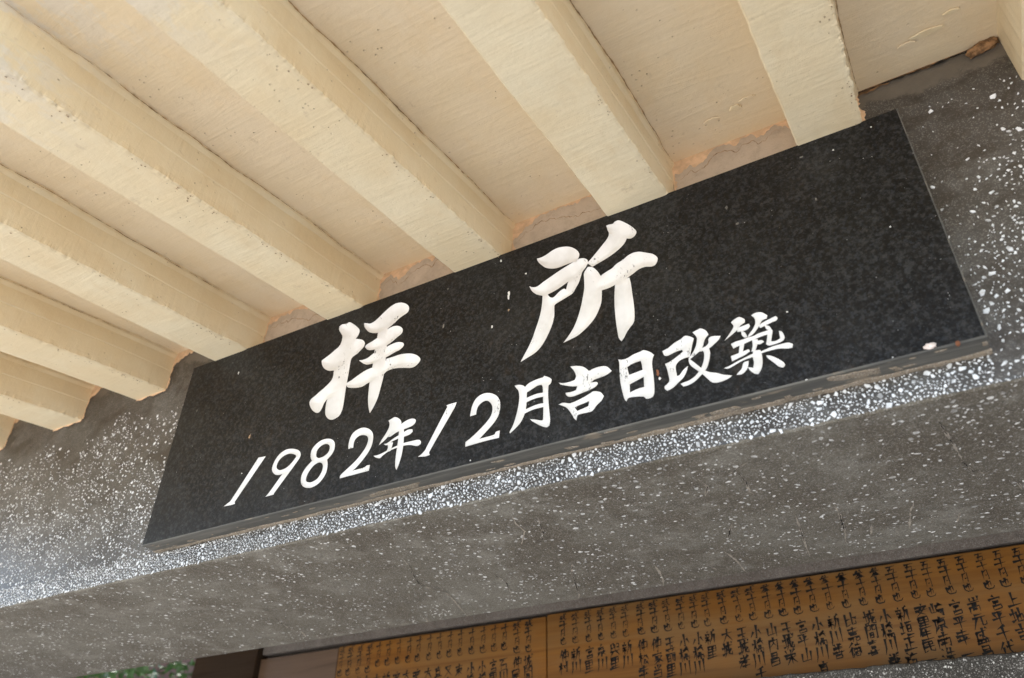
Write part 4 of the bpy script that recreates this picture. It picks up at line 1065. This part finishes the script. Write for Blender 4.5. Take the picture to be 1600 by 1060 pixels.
# ------------------------------------------------------------------ wooden boards with brush writing
G = {}
for line in '''十 04 94/50 59
円 20 18/21 70 79 68/45 65
也 24 62 66/41 47/12 17 39 79 87
弐 12 52/04 84/26 56/08 68/60 65 88 97/80 91
参 40 12 62/60 72/03 93/44 08/54 98/55 26/66 27/77 18
五 11 81/41 28/24 74 68/08 98
仲 30 05/23 29/42 47/42 92 97/46 96/60 69
村 02 42/20 29/23 06/23 45/53 93/80 88 77/64 75
新 20 21/02 42/12 13/32 33/04 44/06 46/24 29/25 07/25 47/80 61/61 65 49/63 93/83 89
川 10 16 09/51 57/90 99
宮 40 51/12 13/12 92 83/34 74 65 35 34/54 46/27 87 89 29 27
里 11 15/11 81 85/13 83/15 85/51 59/17 87/09 99
泉 50 41/22 72 75 25 22/23 73/56 59 48/16 36 08/85 67/66 98
興 10 16/30 31 51 56/41 43/43 53/71 91 96/73 93/06 96/36 09/66 99/13 33
松 02 42/20 29/23 06/23 45/62 44/72 95/65 48 88/77 99
幸 11 81/50 53/03 93/25 36/75 66/06 96/54 59
家 50 51/02 03/02 92 83/24 74/44 25/44 58 49/46 17/57 19/84 66/66 98
当 50 53/21 33/81 63/14 84 89/16 86/19 89
玉 11 91/15 85/51 59/09 99/67 78
前 20 31/70 61/03 93/14 19/14 44 49/16 46/18 48/64 68/84 89 78
小 50 59 48/24 07/74 97
橋 03 33/20 29/24 07/24 36/80 51/42 92/61 43/71 94/55 75 76 56 55/47 49/47 97 99/68 78 79 69 68
大 03 93/50 44 09/54 99
城 03 33/20 27/08 37/42 92/42 47 29/45 65 68/60 68 99 97/90 91/85 68
孝 12 72/40 44/04 94/81 26 08/35 75 56 59 48/27 97
千 70 21/04 94/51 59
山 50 58/13 18 88/83 89
内 12 19/12 82 89 78/50 54 26/54 76
昌 21 71 74 24 21/23 73/15 85 89 19 15/17 87
栄 10 22/50 52/80 62/03 04/03 93 84/05 95/54 59/55 19/55 99
平 11 81/22 34/72 64/05 95/51 59
真 12 82/50 52/23 73 77 27 23/24 74/26 76/08 98/37 19/67 99
善 20 31/70 61/12 82/13 83/05 95/50 55/25 36/75 66/27 77 79 29 27
比 10 18 47/14 44/60 68 98 96/94 63
嘉 11 81/50 53/13 83/24 74 75 25 24/06 96/17 47 39/37 18/67 97 99 69 67
徳 30 02/33 05/24 29/52 92/72 70/44 94 96 46 44/64 66/84 86/47 39/57 59 89 87/67 78/97 98
間 10 19/10 40 43 13/60 90 99 88/60 63 93/35 65 68 38 35/36 66
喜 11 81/50 52/22 72/34 64 65 35 34/26 37/66 57/07 97/28 78 79 29 28
義 20 31/70 61/12 82/23 73/04 94/50 54/15 35/06 96/26 29/08 38/55 67 99/84 58/80 81
垣 03 33/20 27/07 37/41 91/53 57 87/53 83 87/55 85/49 99
正 11 91/51 58/54 84/24 28/08 98
祐 20 31/03 33 07/23 29/24 45/42 92/61 35/55 85 89 59 55
安 50 51/02 03/02 92 83/43 26 79/73 56 19/05 95
生 20 05/13 83/51 59/15 85/09 99
民 11 81 83 13/11 19 48/15 95/51 68 99 97
一 05 95
崎 20 25/02 06 46/42 46/52 92/71 53/72 93/45 95/56 76 78 56/85 89 78
原 01 91/11 16 09/50 42/32 82 85 35 32/33 83/55 59 48/36 18/76 98
南 12 82/50 53/04 94 99 88/04 09/24 35/74 65/36 66/27 77/54 59
浩 10 21/04 15/09 26/50 42/43 93/70 74/35 95/56 86 89 59 56
嵩 50 52/20 22 82/80 82/03 93/34 64 65 35 34/16 19/16 86 89/37 67 68 38 37
元 21 71/03 93/33 09/63 68 98 96
盛 12 82/12 16 07/34 54 57/60 65 97/80 91/17 87 89/17 19/37 39/67 69/09 99
代 30 04/23 29/43 93/60 65 99 97/80 91
上 40 48/44 84/08 98
地 03 33/20 27/08 37/45 84 87/42 48 98 96/60 67
吉 13 83/50 55/25 75/27 77 79 29 27
屋 11 81 83 13/11 16 09/24 94/44 35 75/64 85/26 86/56 58/09 99
石 01 91/41 05/25 85 89 29 25
東 12 92/50 59/24 84 86 26 24/25 85/56 09/56 99
又 11 81 55 09/22 55 99'''.splitlines():
    k_, s_ = line.split(' ', 1)
    G[k_] = [[(int(p[0]) / 9, int(p[1]) / 9) for p in st.split()] for st in s_.split('/')]

def write_char(vv, ff, chx, x, z, w, h, y, rs):
    """brush strokes of one character as thin tapered ink ribbons, top left corner at x, z"""
    sl_ = rs.uniform(-0.10, 0.06)
    for st in G[chx]:
        jx, jy = rs.uniform(-0.03, 0.03), rs.uniform(-0.03, 0.03)
        P = []
        for a, b in st:
            px_ = a + jx + rs.uniform(-0.02, 0.02)
            py_ = b + jy - (a - 0.5) * 0.16 + rs.uniform(-0.02, 0.02)
            P.append(Vector((x + (px_ + sl_ * (0.5 - py_)) * w, z - py_ * h)))
        Q = [P[0]]
        for a, b in zip(P[:-1], P[1:]):
            Q += [a.lerp(b, 0.5), b]
        n = len(Q)
        b0 = len(vv)
        base = BOLD * w * rs.uniform(0.050, 0.072)
        for i, q in enumerate(Q):
            a = Q[max(0, i - 1)]
            b = Q[min(n - 1, i + 1)]
            d = (b - a)
            d = d.normalized() if d.length > 0 else Vector((1, 0))
            nn = Vector((-d.y, d.x))
            t = i / (n - 1)
            ww = base * (1.15 - 0.75 * t + (0.35 if i == 0 else 0)) * rs.uniform(0.85, 1.2)
            if i == 0:
                q = q - d * base * 0.5
            if i == n - 1:
                q = q + d * base * 0.6
                ww *= 0.6
            vv.append((q.x + nn.x * ww, y, q.y + nn.y * ww))
            vv.append((q.x - nn.x * ww, y, q.y - nn.y * ww))
        for i in range(n - 1):
            ff.append((b0 + 2 * i, b0 + 2 * i + 2, b0 + 2 * i + 3, b0 + 2 * i + 1))

def column(board, x, amount, name, ztop, amt_h, zname, rs):
    global BOLD
    vv, ff = [], []
    BOLD = 1.1 * rs.uniform(0.85, 1.2)
    n = len(amount)
    p = amt_h / n
    for i, c_ in enumerate(amount):
        w = (0.0195 if c_ != '円' else 0.0155) * rs.uniform(0.88, 1.12)
        write_char(vv, ff, c_, x - w / 2 + rs.uniform(-0.0012, 0.0012), ztop - i * p, w, p * 1.0, YB - 0.0004, rs)
    z = zname
    BOLD = 1.25
    k = (0.113) / max(4, len(name))
    for i, c_ in enumerate(name):
        w = 0.0215 if len(name) < 6 else 0.019
        write_char(vv, ff, c_, x - w / 2 + rs.uniform(-0.0015, 0.0015) - 0.001 * i, z, w, k * 0.93, YB - 0.0004, rs)
        z -= k
        if z < -0.112:
            break
    mk('written_column', vv, ff, M['ink'], board, (x, YB, ztop))

rs = random.Random(4)
def board(name, x0, x1, mat, label, z1=0.0885):
    o = empty(name, ((x0 + x1) / 2, YB + 0.01, -0.112))
    tag(o, label, 'board')
    b = mk('board_panel', *box(x0, x1, YB, YB + 0.028, -0.1125, z1), mat, o, ((x0 + x1) / 2, YB + 0.01, -0.112))
    bevelled(b, 0.0015, 1)
    return o
board('blank_board', -0.6545, -0.3625, M['pale_wood'], 'blank pale board beside the dark post, left of the written boards', 0.0845)
b1 = board('name_board', -0.3605, 0.2875, M['amber'], 'narrower orange board of brush-written names, left of the seam', 0.0870)
b2 = board('name_board', 0.2905, 2.3, M['amber2'], 'wider honey-brown board of brush-written donor names at the lower right', 0.0900)
n1 = ['山里', '東', '安里', '大城', '大城', '新里', '安里', '大城', '安里', '大城', '真里', '又吉', '東', '小橋', '小橋', '宮里', '石川', '仲屋', '城間']
for i, (x, nm) in enumerate(zip(DATA['C1'], n1)):
    am = '弐十円也' if i < 4 or i >= 17 else '十円也'
    column(b1, x, am, nm, 0.0835, 0.074 if len(am) == 4 else 0.062, 0.001, rs)
n2 = ['仲村', '新川', '宮里', '泉川', '興里', '新川', '仲松幸', '仲家当', '玉前里', '小橋川', '小橋川', '新里', '大城', '玉城孝', '小橋川千', '山内昌', '玉城栄', '宮平山', '小橋川真',
      '新川善', '比嘉徳', '城間喜', '小橋川義', '新垣正祐', '安里生民一', '崎原南浩', '宮平幸一', '嵩元盛昌', '宮平千代', '上地吉', '大城栄']
for i, (x, nm) in enumerate(zip(DATA['C2'], n2)):
    am = ('弐' if i < 15 else '参' if i < 23 else '五') + '十円也'
    column(b2, x, am, nm, 0.0855, 0.070, 0.003, rs)

# ------------------------------------------------------------------ greenery beyond the left end
leafm = NT('leaf')
lf = leafm.noise(9, 3)
leaf_m = leafm.done(leafm.mix(leafm.step(lf, 0.35, 0.65), (0.022, 0.058, 0.010), (0.055, 0.115, 0.022)), 0.5, None, 0.4)
bark_m = flat('bark', (0.16, 0.11, 0.08), 0.9, 0.3, 20)

def shrub(name, label, cx, cy, z0, hgt, rad, nleaf, seed):
    r = random.Random(seed)
    root = empty(name, (cx, cy, z0))
    tag(root, label, 'shrub', 'shrubs beyond the left end of the shrine')
    vv, ff = [], []
    tips = []
    for b in range(9):
        a = r.uniform(0, 6.28)
        p = Vector((cx, cy, z0 - 0.1))
        d = Vector((math.cos(a) * 0.35, math.sin(a) * 0.35, 1)).normalized()
        rr = 0.028
        prev = None
        for s in range(8):
            ring = []
            ax = d.orthogonal().normalized()
            ay = d.cross(ax)
            for q in range(5):
                t = 2 * math.pi * q / 5
                c_ = p + (ax * math.cos(t) + ay * math.sin(t)) * rr
                ring.append(len(vv))
                vv.append(tuple(c_))
            if prev:
                for q in range(5):
                    ff.append((prev[q], prev[(q + 1) % 5], ring[(q + 1) % 5], ring[q]))
            prev = ring
            if s > 1:
                tips.append(p.copy())
            p = p + d * hgt / 8
            d = (d + Vector((r.uniform(-.4, .4), r.uniform(-.4, .4), r.uniform(-.1, .2)))).normalized()
            rr *= 0.82
    mk('trunk', vv, ff, bark_m, root, (cx, cy, z0))
    vv, ff = [], []
    for i in range(nleaf):
        t = r.choice(tips)
        while True:
            e = Vector((r.uniform(-1, 1), r.uniform(-1, 1), r.uniform(-1, 1)))
            if e.length < 1:
                break
        p = t + e * rad
        u = Vector((r.uniform(-1, 1), r.uniform(-1, 1), r.uniform(-.6, .6))).normalized()
        w = u.cross(Vector((r.uniform(-1, 1), r.uniform(-1, 1), 1))).normalized()
        L = r.uniform(0.05, 0.10)
        b = len(vv)
        dr = Vector((0, 0, -0.25 * L))
        vv += [tuple(p), tuple(p + u * L * .5 + w * L * .26), tuple(p + u * L + dr), tuple(p + u * L * .5 - w * L * .26)]
        ff += [(b, b + 1, b + 2), (b, b + 2, b + 3)]
    mk('crown', vv, ff, leaf_m, root, (cx, cy, z0 + hgt * 0.5))
shrub('leafy_shrub', 'bright green leafy shrub next to the dark post, under the lintel', -3.0, 2.3, gz, 3.7, 0.28, 4200, 3)
shrub('leafy_shrub', 'green shrub farther left on the red bank, at the bottom left edge', -4.2, 2.35, gz + 0.2, 3.5, 0.28, 4200, 5)
shrub('leafy_shrub', 'hazy green shrub farthest back on the red bank, behind the other shrubs', -4.9, 3.9, gz + 1.0, 3.2, 0.3, 4200, 9)
